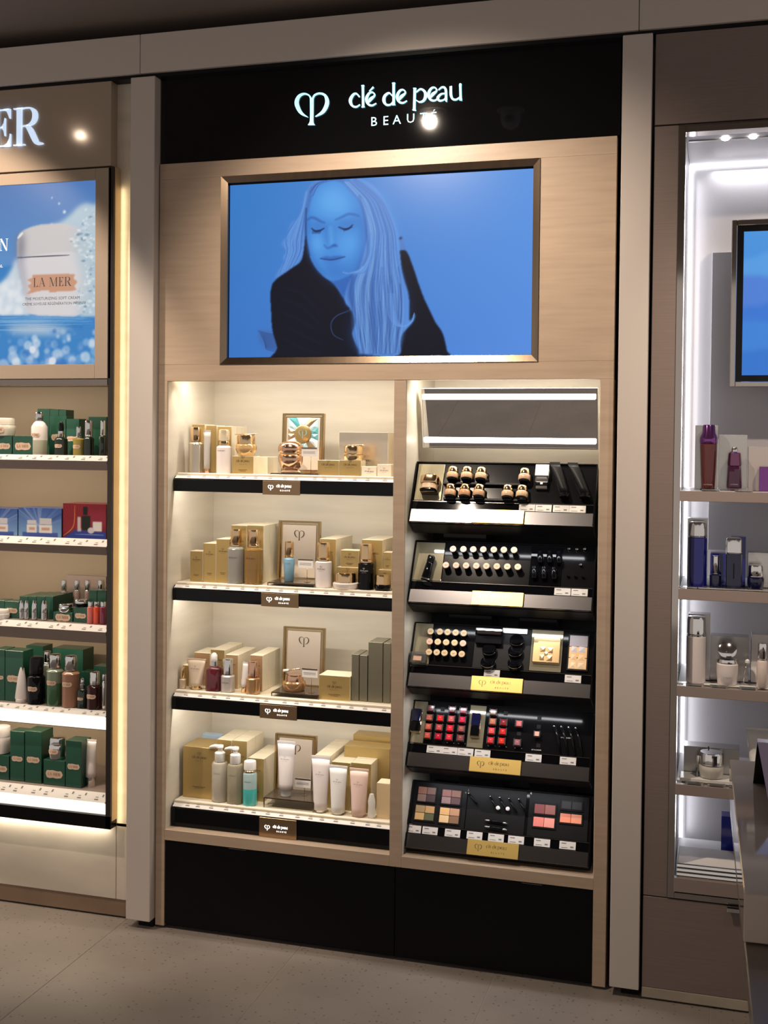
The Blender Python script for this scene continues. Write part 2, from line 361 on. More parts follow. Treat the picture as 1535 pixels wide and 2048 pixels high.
# ------------------------------------------------------------------ painted prints (screens, posters): colour per vertex of a fine grid
def s2l(c): c = np.asarray(c, float); return np.where(c <= .04045, c/12.92, ((c+.055)/1.055)**2.4)
class Paint:
    def __init__(s, W, H, x0, x1, z0, z1):
        s.W, s.H, s.b = W, H, (x0, x1, z0, z1); s.xs = x0+(np.arange(W)+.5)/W*(x1-x0); s.zs = z0+(np.arange(H)+.5)/H*(z1-z0)
        s.X, s.Z = np.meshgrid(s.xs, s.zs); s.im = np.zeros((H, W, 3))
    def blur(s, a, r):
        if r <= 0: return a
        k = np.exp(-.5*(np.arange(-int(3*r), int(3*r)+1)/r)**2); k /= k.sum(); p = len(k)//2
        a = np.pad(a, ((p, p), (p, p)), 'edge')
        a = np.apply_along_axis(lambda q: np.convolve(q, k, 'valid'), 0, a); return np.apply_along_axis(lambda q: np.convolve(q, k, 'valid'), 1, a)
    def mask(s, poly, r=.6, smooth=True):
        P = np.array([q[:2] for q in catmull(list(poly)+[poly[0]], 5)]) if smooth else np.array(poly); m = np.zeros((s.H, s.W), bool)
        for (xa, za), (xb, zb) in zip(P, np.roll(P, -1, 0)):
            if za == zb: continue
            c = ((za > s.Z) != (zb > s.Z)) & (s.X < (xb-xa)*(s.Z-za)/(zb-za)+xa); m ^= c
        return s.blur(m.astype(float), r)
    def fill(s, m, col, a=1.0): s.im += (np.array(col)/255.-s.im)*(m*a)[..., None]
    def poly(s, p, col, r=.6, a=1.0, smooth=True): s.fill(s.mask(p, r, smooth), col, a)
    def stroke(s, pts, w_, col, a=1.0, soft=.5):
        P = catmull(pts, 5); px = (s.b[1]-s.b[0])/s.W; m = np.zeros((s.H, s.W)); n = len(P)
        for i in range(n-1):
            (xa, za), (xb, zb) = P[i][:2], P[i+1][:2]; t_ = i/max(1, n-1); ww = w_*(.35+.65*math.sin(math.pi*min(1, max(0, t_*.9+.08))))
            R = ww+2*px
            i0, i1 = np.searchsorted(s.xs, [min(xa, xb)-R, max(xa, xb)+R]); j0, j1 = np.searchsorted(s.zs, [min(za, zb)-R, max(za, zb)+R])
            if i0 >= i1 or j0 >= j1: continue
            X, Z = s.X[j0:j1, i0:i1], s.Z[j0:j1, i0:i1]; dx, dz = xb-xa, zb-za; L = dx*dx+dz*dz+1e-12
            t = np.clip(((X-xa)*dx+(Z-za)*dz)/L, 0, 1); d = np.hypot(X-xa-t*dx, Z-za-t*dz)
            m[j0:j1, i0:i1] = np.maximum(m[j0:j1, i0:i1], np.clip((ww/2-d)/(px*2*soft)+.5, 0, 1))
        s.fill(m, col, a)
    def disc(s, x, z, r, col, a=1.0, soft=1.0, ax=1.0):
        px = (s.b[1]-s.b[0])/s.W; s.fill(np.clip((r-np.hypot((s.X-x)/ax, s.Z-z))/(px*2*soft)+.5, 0, 1), col, a)
    def build(s, name, m, parent, Y, **k):
        x0, x1, z0, z1 = s.b; xs = np.linspace(x0, x1, s.W+1); zs = np.linspace(z0, z1, s.H+1); n = s.W+1
        v = [(x, Y, z) for z in zs for x in xs]; f = [(j*n+i, j*n+i+1, (j+1)*n+i+1, (j+1)*n+i) for j in range(s.H) for i in range(s.W)]
        me = mesh(name, v, f, m); ca = me.color_attributes.new('print', 'FLOAT_COLOR', 'POINT')
        pad = np.pad(s.im, ((0, 1), (0, 1), (0, 0)), 'edge'); col = np.ones((s.H+1, n, 4)); col[..., :3] = s2l(np.clip(pad, 0, 1))
        ca.data.foreach_set('color', col.reshape(-1).astype(np.float32)); return put(name, me, parent, **k)
def print_mat(name, emit, rough, base=1.0):
    m = mat(name, (.003, .003, .003), rough); nt = m.node_tree; b = nt.nodes['Principled BSDF']; a = nt.nodes.new('ShaderNodeVertexColor'); a.layer_name = 'print'
    if emit: nt.links.new(a.outputs[0], b.inputs['Emission Color']); b.inputs['Emission Strength'].default_value = emit
    b.inputs['Specular IOR Level'].default_value = .2 if emit else .5
    if base: nt.links.new(a.outputs[0], b.inputs['Base Color'])
    return m
M_SCREEN = print_mat('screen_picture', .88, .3, 0); M_BACKLIT = print_mat('backlit_poster', .85, .3, 0); M_PRINT = print_mat('printed_card', 0, .35)
for m_ in (M_SCREEN, M_BACKLIT, M_LOGOLIT, M_SIGNLIT, M_MERLIT): m_.cycles.emission_sampling = 'NONE'   # picture pixels are far too many to sample as lamps
# ================================================================== THE SETTING
fl = put('floor', None, None, label='polished grey stone tile floor with thin pale joints', kind='structure')
box('screed', (-4.2, -6.0, -.03), (3.6, .6, -.0012), M_GROUT, fl)
_tv, _tf = boxg((.0012, .0012, -.004), (.6038, 1.1988, 0), .0004); _tm = mesh('tile', _tv, _tf, M_FLOOR)
for i in range(-7, 6):
    for j in range(-5, 1): put('tile', _tm, fl, (i*.605, j*1.2-.85, 0))
box('ceiling', (-4.2, -6.0, 2.86), (3.6, .6, 2.92), M_CEIL, label='dark brown painted shop ceiling', kind='structure')
box('wall_back', (-4.2, .46, 0), (3.6, .52, 2.9), M_DARK, label='dark wall behind the display cabinets', kind='structure')
hd = put('trim_1', None, None, label='warm grey header beam running above all three displays', kind='structure')
for a, b in ((-3.3, -1.757), (-1.755, -.2305), (-.2285, 1.2)): box('header_panel', (a, 0, 2.697), (b, .44, 2.818), M_POST, hd, .001)
box('shadow_gap', (-3.3, .012, 2.686), (1.2, .40, 2.698), M_BLACKM, hd)
for n_, (a, b), w_ in (('trim_2', (-1.788, -1.704), 'left'), ('trim_3', (-.273, -.192), 'right')):
    t = put(n_, None, None, label=f'pale lacquered upright post at the {w_} edge of the black-topped display', kind='structure')
    box('post', (a, 0, .027), (b, .40, 2.686), M_POST, t, .0015); box('foot', (a+.03, .03, 0), (b-.002, .38, .028), M_BLACKM, t)
# ================================================================== CEILING SPOTLIGHTS
def ceiling_spot(x, y, label, on, aim=None, power=0, ang=70, blend=.6):
    t = thing('ceiling_spotlight', label, 'spotlight', (x, y, 2.86), group='recessed ceiling spotlights')
    lpart('trim_ring', [(.055, 0), (.055, -.005), (.046, -.007), (.044, 0)], M_POST, t, 24)
    lpart('shade', [(.040, 0), (.040, -.03), (.037, -.050), (.028, -.066), (.012, -.075)], mat('satin_nickel', (.55, .52, .50), .3, metal=1) if on else M_WHITE, t, 24)
    lpart('lamp', [(.006, -.030), (.017, -.034), (.020, -.044), (.017, -.054), (.006, -.058)], mat('lamp_glow', (1, .9, .8), .4, emit=60, ecol=(1, .86, .7)) if on else mat('dark_lens', (.35, .35, .36), .1), t, 16, loc=(0, .030, 0))
    if on: spot('spot_light', (x, y+.055, 2.80), aim, power, ang=ang, blend=blend, r=.02)
ceiling_spot(-1.10, -1.09, 'lit ceiling spotlight mirrored in the black sign beside the lettering', True, (-.80, .03, 1.75), 120, 84, .9)
ceiling_spot(-.804, -1.16, 'unlit ceiling spotlight mirrored in the black sign right of the lettering', False)
ceiling_spot(-2.574, -1.02, 'lit ceiling spotlight in front of the champagne sign panel', True, (-2.56, .015, 1.7), 115, 75, .28)
ceiling_spot(-1.5, -3.9, 'added unseen ceiling spotlight over the aisle, left one', True, (-1.5, -3.7, 0), 45, 110, .9)  # unseen spot added to brighten the aisle floor reflected in the mirror
ceiling_spot(.5, -3.9, 'added unseen ceiling spotlight over the aisle, right one', True, (.5, -3.7, 0), 45, 110, .9)  # second unseen spot, added for the same mirrored floor
ceiling_spot(.62, -1.00, 'lit ceiling spotlight in front of the taupe cabinet', True, (.5, .03, 1.9), 75, 62, .6)
# ================================================================== CENTRE CABINET
YF, YB = .03, .38
XL, XR, XD0, XD1 = -1.700, -.287, -.928, -.891
NL, NR, ZT, ZB = -1.669, -.324, 1.737, .317
cab = thing('display_cabinet', 'tall beige stone display cabinet with black sign top and two open niches', 'cabinet', ((XL+XR)/2, YF, 0))
def cbx(name, a, b, m, ch=.0008, par=None, **k):
    o = -Vector(((XL+XR)/2, YF, 0)) if par is None else Vector((0, 0, 0))
    return box(name, tuple(Vector(a)+o), tuple(Vector(b)+o), m, cab if par is None else par, ch, **k)
cbx('side_panel', (XL, YF, .008), (NL, .42, ZT), M_STONE); cbx('side_panel', (NR, YF, .008), (XR, .42, ZT), M_STONE)
cbx('divider', (XD0, YF, .283), (XD1, YB, ZT-.001), M_STONE)
cbx('ledge', (NL, YF, .283), (XD0, YB, ZB), M_STONE); cbx('ledge', (XD1, YF, .283), (NR, YB, ZB), M_STONE)
cbx('lining', (NL, YF+.004, ZB), (NL+.0012, YB, ZT+.018), M_CREAM); cbx('lining', (XD1, YF+.004, ZB), (XD1+.0012, YB, ZT+.018), M_CREAM)
cbx('lining', (XD0-.0012, YF+.004, ZB), (XD0, YB, ZT+.018), M_CREAM); cbx('lining', (NR-.0012, YF+.004, ZB), (NR, YB, ZT+.018), M_CREAM)
cbx('back_panel', (NL, YB, .28), (XD0, YB+.02, ZT+.018), M_CREAM); cbx('back_panel', (XD1, YB, .28), (NR, YB+.02, ZT+.018), M_CREAM)
cbx('backing', (XD1+.004, YB-.012, ZB), (NR-.004, YB, 1.36), M_DARK)
cbx('niche_ceiling', (NL, YF+.03, ZT+.018), (NR, YB, ZT+.03), M_CREAM)
# stone fascia with the opening for the screen
TX0, TX1, TZ0, TZ1 = -1.490, -.502, 1.788, 2.368
cbx('fascia_panel', (XL, YF, ZT+.0), (XR, .06, TZ0), M_STONE); cbx('fascia_panel', (XL, YF, TZ1), (XR, .06, 2.418), M_STONE)
cbx('fascia_panel', (XL, YF, TZ0), (TX0, .06, TZ1), M_STONE); cbx('fascia_panel', (TX1, YF, TZ0), (XR, .06, TZ1), M_STONE)
cbx('sign_panel', (XL, YF+.006, 2.421), (XR+.006, .06, 2.687), mat('black_sign_glass', (.003, .003, .004), .03, spec=.6), .0005)
for a, b in ((NL+.001, -.9115), (-.9095, NR-.001)): cbx('base_door', (a, YF+.003, .014), (b, .06, .282), M_BLACKS, .001)
cbx('plinth', (NL, YF+.03, 0), (NR, .40, .014), M_BLACKM)
for x, z in ((-1.42, .2795), (-.50, .2795)): cbx('push_latch', (x-.03, YF+.001, z-.0012), (x+.03, YF+.004, z), M_DARK)
for x in (-1.645, -1.57, -1.2, -1.02, -.865, -.80, -.60, -.40):
    lpart('downlight', [(.012, 0), (.012, -.003), (.009, -.004)], mat('downlight_glow', (1, .9, .8), .4, emit=18, ecol=(1, .86, .68)), cab, 12, loc=(x-(XL+XR)/2, .07, ZT+.0175))
# sign lettering
sg = thing('sign_lettering', 'lit pale blue brand name and heart mark on the black header', 'sign', (0, 0, 0))
put('mark', flat('mark', *MARK_HI, M_SIGNLIT, .006), sg, (0, .029, 0))
for a, b in ((0, 1), (1, 2), (2, 5), (5, 7), (7, 9), (9, 11), (11, 13), (13, 15), (15, 17)): put('letter', flat('letter', *strokes(WORD[a:b], 6), M_SIGNLIT, .006), sg, (0, .029, 0))
for ch, x, y in (('B', 706, 424), ('E', 807, 416), ('A', 891, 409), ('U', 1003, 398), ('T', 1116, 390), ('É', 1205, 383)):
    q = at(570+x/4.149, 150+y/4.149, .0345); put('caption_letter', font(ch, M_SIGNLIT, .0268, 'LEFT'), sg, q)
# ------------------------------------------------------------------ the screen
tv = thing('wall_screen', 'large lit screen in a bronze frame showing a woman with closed eyes', 'screen', ((TX0+TX1)/2, .03, TZ0))
o_ = Vector(((TX0+TX1)/2, .03, TZ0))
fw_ = .020
def mitre(name, quad_out, quad_in, y0, y1):
    v = [(x, y0, z) for x, z in quad_out]+[(x, y1, z) for x, z in quad_in]
    for i in range(4):
        j = (i+1) % 4; vv = [v[i], v[j], v[4+j], v[4+i]]; vv = [tuple(Vector(q)-o_) for q in vv]; bk = [(q[0], q[1]+.02, q[2]) for q in vv]
        put(name, mesh(name, vv+bk, [(0, 1, 2, 3), (7, 6, 5, 4), (0, 4, 5, 1), (2, 6, 7, 3), (1, 5, 6, 2), (3, 7, 4, 0)], M_BRONZE), tv)
mitre('frame_bar', [(TX0, TZ0), (TX1, TZ0), (TX1, TZ1), (TX0, TZ1)], [(TX0+fw_, TZ0+fw_), (TX1-fw_, TZ0+fw_), (TX1-fw_, TZ1-fw_), (TX0+fw_, TZ1-fw_)], .0265, .034)
box('bezel', (TX0+.015-o_.x, .018, .015), (TX1-.015-o_.x, .05, TZ1-TZ0-.015), M_BLACK, tv)
SX0, SX1, SZ0, SZ1 = TX0+.022, TX1-.022, TZ0+.022, TZ1-.0245
P = Paint(480, 270, SX0, SX1, SZ0, SZ1)
def g(x, y): q = at(500+x/3.655, 340+y/3.655, .047); return (q[0], q[2])
def G(l): return [g(*p) for p in l]
u_ = (P.X-SX0)/(SX1-SX0); vv_ = (P.Z-SZ0)/(SZ1-SZ0)
P.im[:] = np.stack([(62+30*u_)/255, (124+24*u_+6*vv_)/255, (208+26*u_)/255], -1)
P.poly(G([(180, 790), (205, 740), (255, 665), (238, 640), (262, 590), (232, 535), (270, 470), (300, 390), (370, 330), (395, 230), (440, 110), (520, 80), (500, 200), (440, 420), (400, 600), (330, 700), (230, 770)]), (92, 146, 222), 1.5)
for k in range(46):
    a = random.random(); P.stroke(G([(455-60*a, 110+60*a), (410-40*a, 300), (400-140*a, 480+40*random.random()), (385-120*a, 600), (330-120*a, 700+60*a)]), .0022, random.choice([(60, 108, 188), (128, 180, 245), (75, 128, 210)]), .55)
P.poly(G([(60, 1165), (120, 1170), (190, 1200), (195, 1310), (110, 1290), (70, 1250)]), (70, 110, 180), 3, .8)
for k in range(14): P.stroke(G([(60+5*k, 1170+9*k), (120, 1190+9*k), (200, 1200+10*k)]), .002, (35, 60, 115), .6)
P.poly(G([(1090, 600), (1090, 500), (1110, 480), (1140, 580), (1150, 620)]), (86, 130, 205), 1.5)
P.poly(G([(1088, 500), (1100, 486), (1114, 492), (1098, 508)]), (30, 50, 100), 1)
COAT = [(165, 830), (200, 790), (300, 720), (380, 650), (408, 480), (432, 600), (480, 700), (560, 790), (620, 835), (690, 940), (760, 1010), (900, 1100), (1080, 1060), (1090, 900), (1040, 700), (1070, 600), (1140, 590), (1186, 690), (1230, 820), (1266, 920), (1312, 1020), (1356, 1110), (1408, 1190), (1440, 1320), (1460, 1460), (205, 1460), (200, 1300), (165, 1170), (155, 1020), (150, 900)]
P.poly(G(COAT), (17, 20, 36), 1.0)
P.poly(G([(590, 810), (680, 770), (770, 720), (770, 920), (700, 945), (640, 860)]), (56, 108, 192), 2)
P.poly(G([(520, 75), (450, 165), (420, 300), (410, 430), (423, 560), (450, 660), (510, 750), (570, 795), (620, 806), (690, 785), (780, 740), (850, 670), (880, 560), (880, 430), (850, 300), (800, 180), (720, 100), (620, 70)]), (74, 146, 228), 1.0)
P.poly(G([(540, 130), (640, 110), (720, 200), (740, 320), (600, 330), (500, 300), (480, 220)]), (108, 186, 254), 12, .85)
P.poly(G([(455, 480), (520, 470), (560, 540), (520, 600), (460, 580)]), (104, 182, 252), 8, .8)
P.poly(G([(660, 470), (780, 460), (800, 560), (730, 640), (660, 580)]), (104, 182, 252), 12, .8)
P.poly(G([(800, 300), (880, 330), (890, 560), (850, 680), (760, 750), (800, 640), (835, 500)]), (52, 106, 190), 10, .75)
P.poly(G([(411, 300), (425, 300), (430, 520), (470, 660), (560, 780), (500, 740), (440, 640), (415, 500)]), (48, 98, 180), 4, .8)
P.poly(G([(560, 400), (595, 400), (600, 500), (560, 560), (545, 520)]), (52, 114, 200), 6, .65)
P.poly(G([(440, 385), (540, 385), (545, 425), (500, 440), (450, 425)]), (56, 112, 194), 6, .6)
P.poly(G([(635, 375), (770, 360), (765, 405), (700, 425), (645, 410)]), (56, 112, 194), 6, .6)
P.poly(G([(560, 700), (640, 690), (760, 740), (690, 785), (620, 806), (570, 790)]), (58, 116, 200), 8, .6)
P.stroke(G([(422, 362), (448, 345), (480, 352), (512, 370), (545, 382)]), .0062, (46, 84, 160), .7, 2)
P.stroke(G([(625, 362), (668, 343), (720, 320), (760, 322), (795, 334)]), .0058, (50, 90, 166), .65, 2)
P.stroke(G([(452, 425), (478, 444), (512, 440), (542, 424)]), .0052, (22, 36, 84), .95, 1.2)
P.stroke(G([(650, 415), (690, 430), (722, 425), (750, 400)]), .0052, (22, 36, 84), .95, 1.2)
for k in range(7):
    P.stroke(G([(462+10*k, 436), (456+9*k, 462)]), .0018, (20, 32, 76), .8); P.stroke(G([(682+9*k, 428-2*k), (690+10*k, 446-5*k)]), .0018, (20, 32, 76), .8)
P.stroke(G([(588, 420), (592, 480), (596, 530)]), .009, (112, 190, 255), .6, 5)
P.stroke(G([(545, 548), (566, 568), (590, 562), (615, 548), (638, 554)]), .0042, (44, 92, 172), .75, 2)
P.poly(G([(598, 548), (620, 540), (640, 550), (615, 560)]), (38, 76, 152), 1.5, .6)
P.poly(G([(514, 642), (556, 628), (590, 634), (620, 626), (694, 630), (640, 652), (580, 657), (540, 652)]), (56, 106, 186), 1.4, .9)
P.poly(G([(530, 655), (600, 660), (670, 642), (640, 676), (590, 688), (555, 680)]), (70, 134, 216), 2, .9)
P.stroke(G([(514, 644), (560, 652), (600, 654), (650, 644), (694, 631)]), .003, (26, 50, 110), .9, 1)
P.poly(G([(540, 690), (630, 690), (610, 715), (560, 715)]), (60, 122, 206), 6, .5)
HAIR = [(640, 68), (735, 108), (805, 195), (842, 330), (862, 480), (868, 590), (835, 690), (760, 750), (705, 870), (695, 960), (745, 1030), (770, 1110), (750, 1200), (800, 1310), (880, 1350), (1085, 1348), (1098, 1220), (1190, 1110), (1205, 1050), (1165, 1095), (1162, 920), (1112, 740), (1082, 480), (1035, 330), (965, 185), (880, 95), (770, 60)]
P.poly(G(HAIR), (98, 156, 234), 1.2)
P.poly(G([(700, 880), (760, 750), (850, 690), (900, 760), (860, 900), (800, 1000), (720, 970)]), (58, 104, 186), 9, .7)
P.poly(G([(760, 1100), (860, 1060), (900, 1250), (860, 1340), (790, 1300), (755, 1200)]), (64, 112, 194), 10, .6)
P.poly(G([(990, 700), (1080, 760), (1140, 950), (1140, 1100), (1060, 1150), (1020, 950)]), (66, 116, 200), 10, .55)
P.poly(G([(850, 300), (930, 330), (960, 520), (900, 640), (868, 560)]), (74, 124, 206), 9, .5)
P.poly(G([(880, 120), (960, 200), (1040, 400), (1060, 600), (1000, 560), (960, 350)]), (128, 184, 250), 10, .6)
P.poly(G([(900, 700), (980, 740), (1010, 960), (960, 1200), (900, 1100), (880, 900)]), (126, 182, 250), 10, .5)
P.poly(G([(425, 190), (450, 120), (520, 78), (640, 62), (760, 75), (720, 100), (620, 76), (530, 92), (470, 150), (425, 300), (405, 300)]), (72, 118, 196), 1.5, .9)
def lock(a, wob):
    ph = random.uniform(0, 6.3); am = random.uniform(6, 26)*wob; out = []
    for q in range(11):
        y = 85+(1335-85)*q/10; c0 = np.interp(y, [85, 230, 430, 640, 880, 1080, 1335], [690, 815, 868, 835, 745, 775, 810]); c1 = np.interp(y, [85, 230, 430, 640, 880, 1080, 1335], [800, 975, 1052, 1072, 1122, 1120, 1085])
        out.append((c0+(c1-c0)*a+am*(q/10)*math.sin(ph+q*.9), y))
    return out
for k in range(60): P.stroke(G(lock(random.random(), 1)), random.choice([.010, .014, .02]), random.choice([(62, 112, 196), (118, 174, 246), (78, 132, 214), (106, 162, 238), (46, 84, 164)]), .36, 4)
for k in range(9): P.stroke(G([(760+35*k+random.uniform(-20, 20), 780), (735+40*k, 930), (790+30*k, 1100), (830+25*k, 1330)]), .009, (34, 60, 126), .5, 4)
for k in range(40): P.stroke(G(lock(random.random(), 1.2)[random.randint(1, 6):]), .0024, (160, 206, 255), .4, 1.5)
for k in range(40): P.stroke(G(lock(random.random(), 1.2)[random.randint(2, 7):]), .0026, (36, 64, 130), .45, 1.5)
for k in range(150): P.stroke(G(lock(random.random(), 1)), random.choice([.0015, .002, .003]), random.choice([(56, 98, 180), (132, 186, 250), (150, 198, 252), (112, 168, 240), (70, 120, 204)]), .3, 1)
for k in range(26):
    a = random.random(); P.stroke(G([(880+30*a, 480), (872+20*a, 620), (800+40*a, 720+20*a), (720+20*a, 752), (680, 745)]), .002, random.choice([(140, 192, 252), (112, 170, 242), (70, 120, 204)]), .5, 1)
    if k < 7: P.stroke(G([(830+40*a, 930+50*a), (740+20*a, 1010+16*a), (640, 1060), (590+10*a, 1120), (610, 1200), (680, 1240)]), .0013, (90, 138, 215), .16)
    P.stroke(G([(1000+60*a, 900), (1010+60*a, 1060), (1080+40*a, 1140), (1180, 1110), (1200, 1045)]), .0015, (110, 160, 236), .35)
    P.stroke(G([(430+30*a, 150+40*a), (480+20*a, 100+10*a), (560, 74+8*a), (650, 64)]), .0018, random.choice([(48, 84, 160), (98, 150, 228)]), .5)
P.stroke(G([(412, 280), (408, 400), (412, 500), (436, 620)]), .004, (28, 44, 92), .8, 2)
P.stroke(G([(800, 190), (838, 320), (855, 470), (862, 600), (830, 690)]), .006, (50, 92, 172), .6, 3)
for k in range(5): P.stroke(G([(240, 860+90*k), (380, 900+100*k), (520, 1060+70*k)]), .003, (24, 28, 48), .7, 3)
ob = P.build('picture', M_SCREEN, tv, .047-o_.y); ob.location = (-o_.x, 0, -o_.z)
# ================================================================== LEFT-NICHE SHELVES
ZSH = []
def price_marks(parent, x0, x1, y0, z0, y1, z1, n):
    V, F = [], []; nrm = Vector((0, -(z1-z0), y1-y0)).normalized()*.0006
    nrm = nrm if nrm.y < 0 else -nrm
    for k in range(n):
        x = x0+(k+.3+.4*random.random())*(x1-x0)/n
        for (du, dw, t0, t1) in ((0, .014, .2, .32), (.001, .010, .45, .52), (.022, .006, .55, .8)):
            q = len(V)
            for (xx, t) in ((x+du, t0), (x+du+dw, t0), (x+du+dw, t1), (x+du, t1)): V.append((xx, y0+(y1-y0)*t+nrm.y, z0+(z1-z0)*t+nrm.z))
            F.append((q, q+1, q+2, q+3))
    return put('price_print', mesh('price_print', V, F, M_INKG), parent, kind='stuff')
ORD = ['topmost', 'second', 'third', 'lowest']
for i, (sl, rb, pl) in enumerate([((356, 945), (347.7, 982), (562, 977)), ((356, 1162.5), (346, 1200), (559, 1201)), ((352.6, 1378), (344, 1418), (556, 1426)), ((347.7, 1596.5), (340, 1650), (555, 1651))]):
    zt = TZ(*sl, .095); zb = TZ(*rb, .066); ZSH.append(zt-.002)
    t = thing('product_shelf', f'{ORD[i]} black shelf of the left niche with price strip and lit name plate', 'shelf', (0, 0, zt), group='black shelves in the left niche')
    x0, x1 = NL+.004, XD0-.004
    zb = max(zb, ZB+.001) if i == 3 else zb
    prof_x('rail', [(.068, -.0195), (.066, -.0215), (.066, zb-zt), (.080, zb-zt-.0), (.080, -.010)], x0, x1, M_BLACKG if i < 3 else M_BLACKG, t)
    box('board', (x0+.003, .0815, -.012), (x1-.003, YB-.002, -.002), M_CREAMPAPER, t)
    prof_x('price_strip', [(.0685, -.0165), (.095, 0), (.097, -.003), (.072, -.0195)], x0+.004, x1-.003, M_WPAPER, t)
    price_marks(t, x0+.02, x1-.02, .0685, -.0165, .095, 0, 15)
    cxp = at(*pl, .062)[0]; hh = (zb-zt-.0215)
    p = box('name_plate', (cxp-.062, .0615, zb-zt-.004), (cxp+.062, .0658, -.0185), M_BRPLATE, t, .0008)
    put('lettering', logo_mesh('side', .085, M_LOGOLIT), p, (cxp, .0612, (zb-zt-.0225)/2+.002))
    if i < 3:
        box('led_profile', (x0+.01, .083, -.016), (x1-.01, .092, -.0122), M_WHITE, t)
        L = area('shelf_led', ((x0+x1)/2, .0875, zt-.017), (.70, .008), 1.75, (1, .95, .87), (0, .5, -1))
    box('bracket', (x0+.002, .35, -.05), (x0+.006, YB-.002, -.013), M_SILVER, t)
for x in (-1.56, -1.3, -1.04): spot('niche_downlight', (x, .08, ZT+.008), (x, .17, 1.2), 1.2, (1, .94, .85), 110, .9, .012)
area('niche_top_fill', (-1.30, .14, ZT+.014), (.68, .03), 2.0, (1, .95, .87), (0, .45, -1))  # fill light added to brighten the left niche's top back wall
area('niche_top_fill', (-.608, .12, ZT+.014), (.5, .03), 2.2, (1, .92, .80), (0, .5, -1))  # fill light added to brighten the wall behind the mirror
spot('niche_downlight', (-1.645, .07, ZT+.008), (-1.66, .12, 1.2), .35, (1, .86, .7), 70, .8, .006)
# ================================================================== RIGHT NICHE: MIRROR AND TESTER TRAYS
mz0, mz1, my0, my1 = TZ(838, 895, .172), TZ(831.5, 777.5, .136), .172, .136
ma = math.atan2(my0-my1, mz1-mz0); ml = math.hypot(my0-my1, mz1-mz0)
mr = thing('lit_mirror', 'wide tilted mirror with two glowing light bars at the top of the right niche', 'mirror', (-.608, my0, mz0), (ma, 0, 0))
mw = .266
box('backing', (-mw, .002, 0), (mw, .014, ml), M_WHITE, mr, .001)
box('glass', (-mw+.004, 0, .004), (mw-.004, .0019, ml-.004), M_MIRROR, mr)
for a, b in (((-mw, -.002, 0), (mw, .002, .004)), ((-mw, -.002, ml-.004), (mw, .002, ml)), ((-mw, -.002, .004), (-mw+.004, .002, ml-.004)), ((mw-.004, -.002, .004), (mw, .002, ml-.004))): box('edge_trim', a, b, M_CHROME, mr)
for z in (ml*.865, ml*.135): box('light_bar', (-mw+.005, -.008, z-.0075), (mw-.005, -.001, z+.0075), M_TUBE, mr, .002)
for sx in (-1, 1): box('arm', (sx*(mw-.05)-.006, .014, ml*.4), (sx*(mw-.05)+.006, .19, ml*.4+.012), M_SILVER, mr)
for x in (-.78, -.44): spot('niche_downlight', (x, .08, ZT+.008), (x, .2, 1.2), .8, (1, .88, .72), 100, .9, .012)
TILT = math.radians(28); TX, TY, TL_ = -.887, .060, .200
TZB = [1.316, 1.075, .823, .583, .336]; TN = ['topmost', 'second', 'middle', 'fourth', 'lowest']
TMX = [Matrix.Translation((TX, TY, z)) @ Matrix.Rotation(-TILT, 4, 'X') for z in TZB]
TNV = np.array([0, -math.cos(TILT), math.sin(TILT)])
def tuv(k, px, py, off=0.0):
    p = hit(px, py, np.array([TX, TY, TZB[k]])+TNV*off, TNV); q = TMX[k].inverted() @ Vector(p); return q.x, q.z
def tpos(k, u, v, off=0.0): return TMX[k] @ Vector((u, -off, v))
TR = (-TILT, 0, 0)
M_RAIL = mat('gunmetal_rail', (.135, .13, .135), .26, metal=1); TAG_INK = M_INKG
tw = .547
trays = []
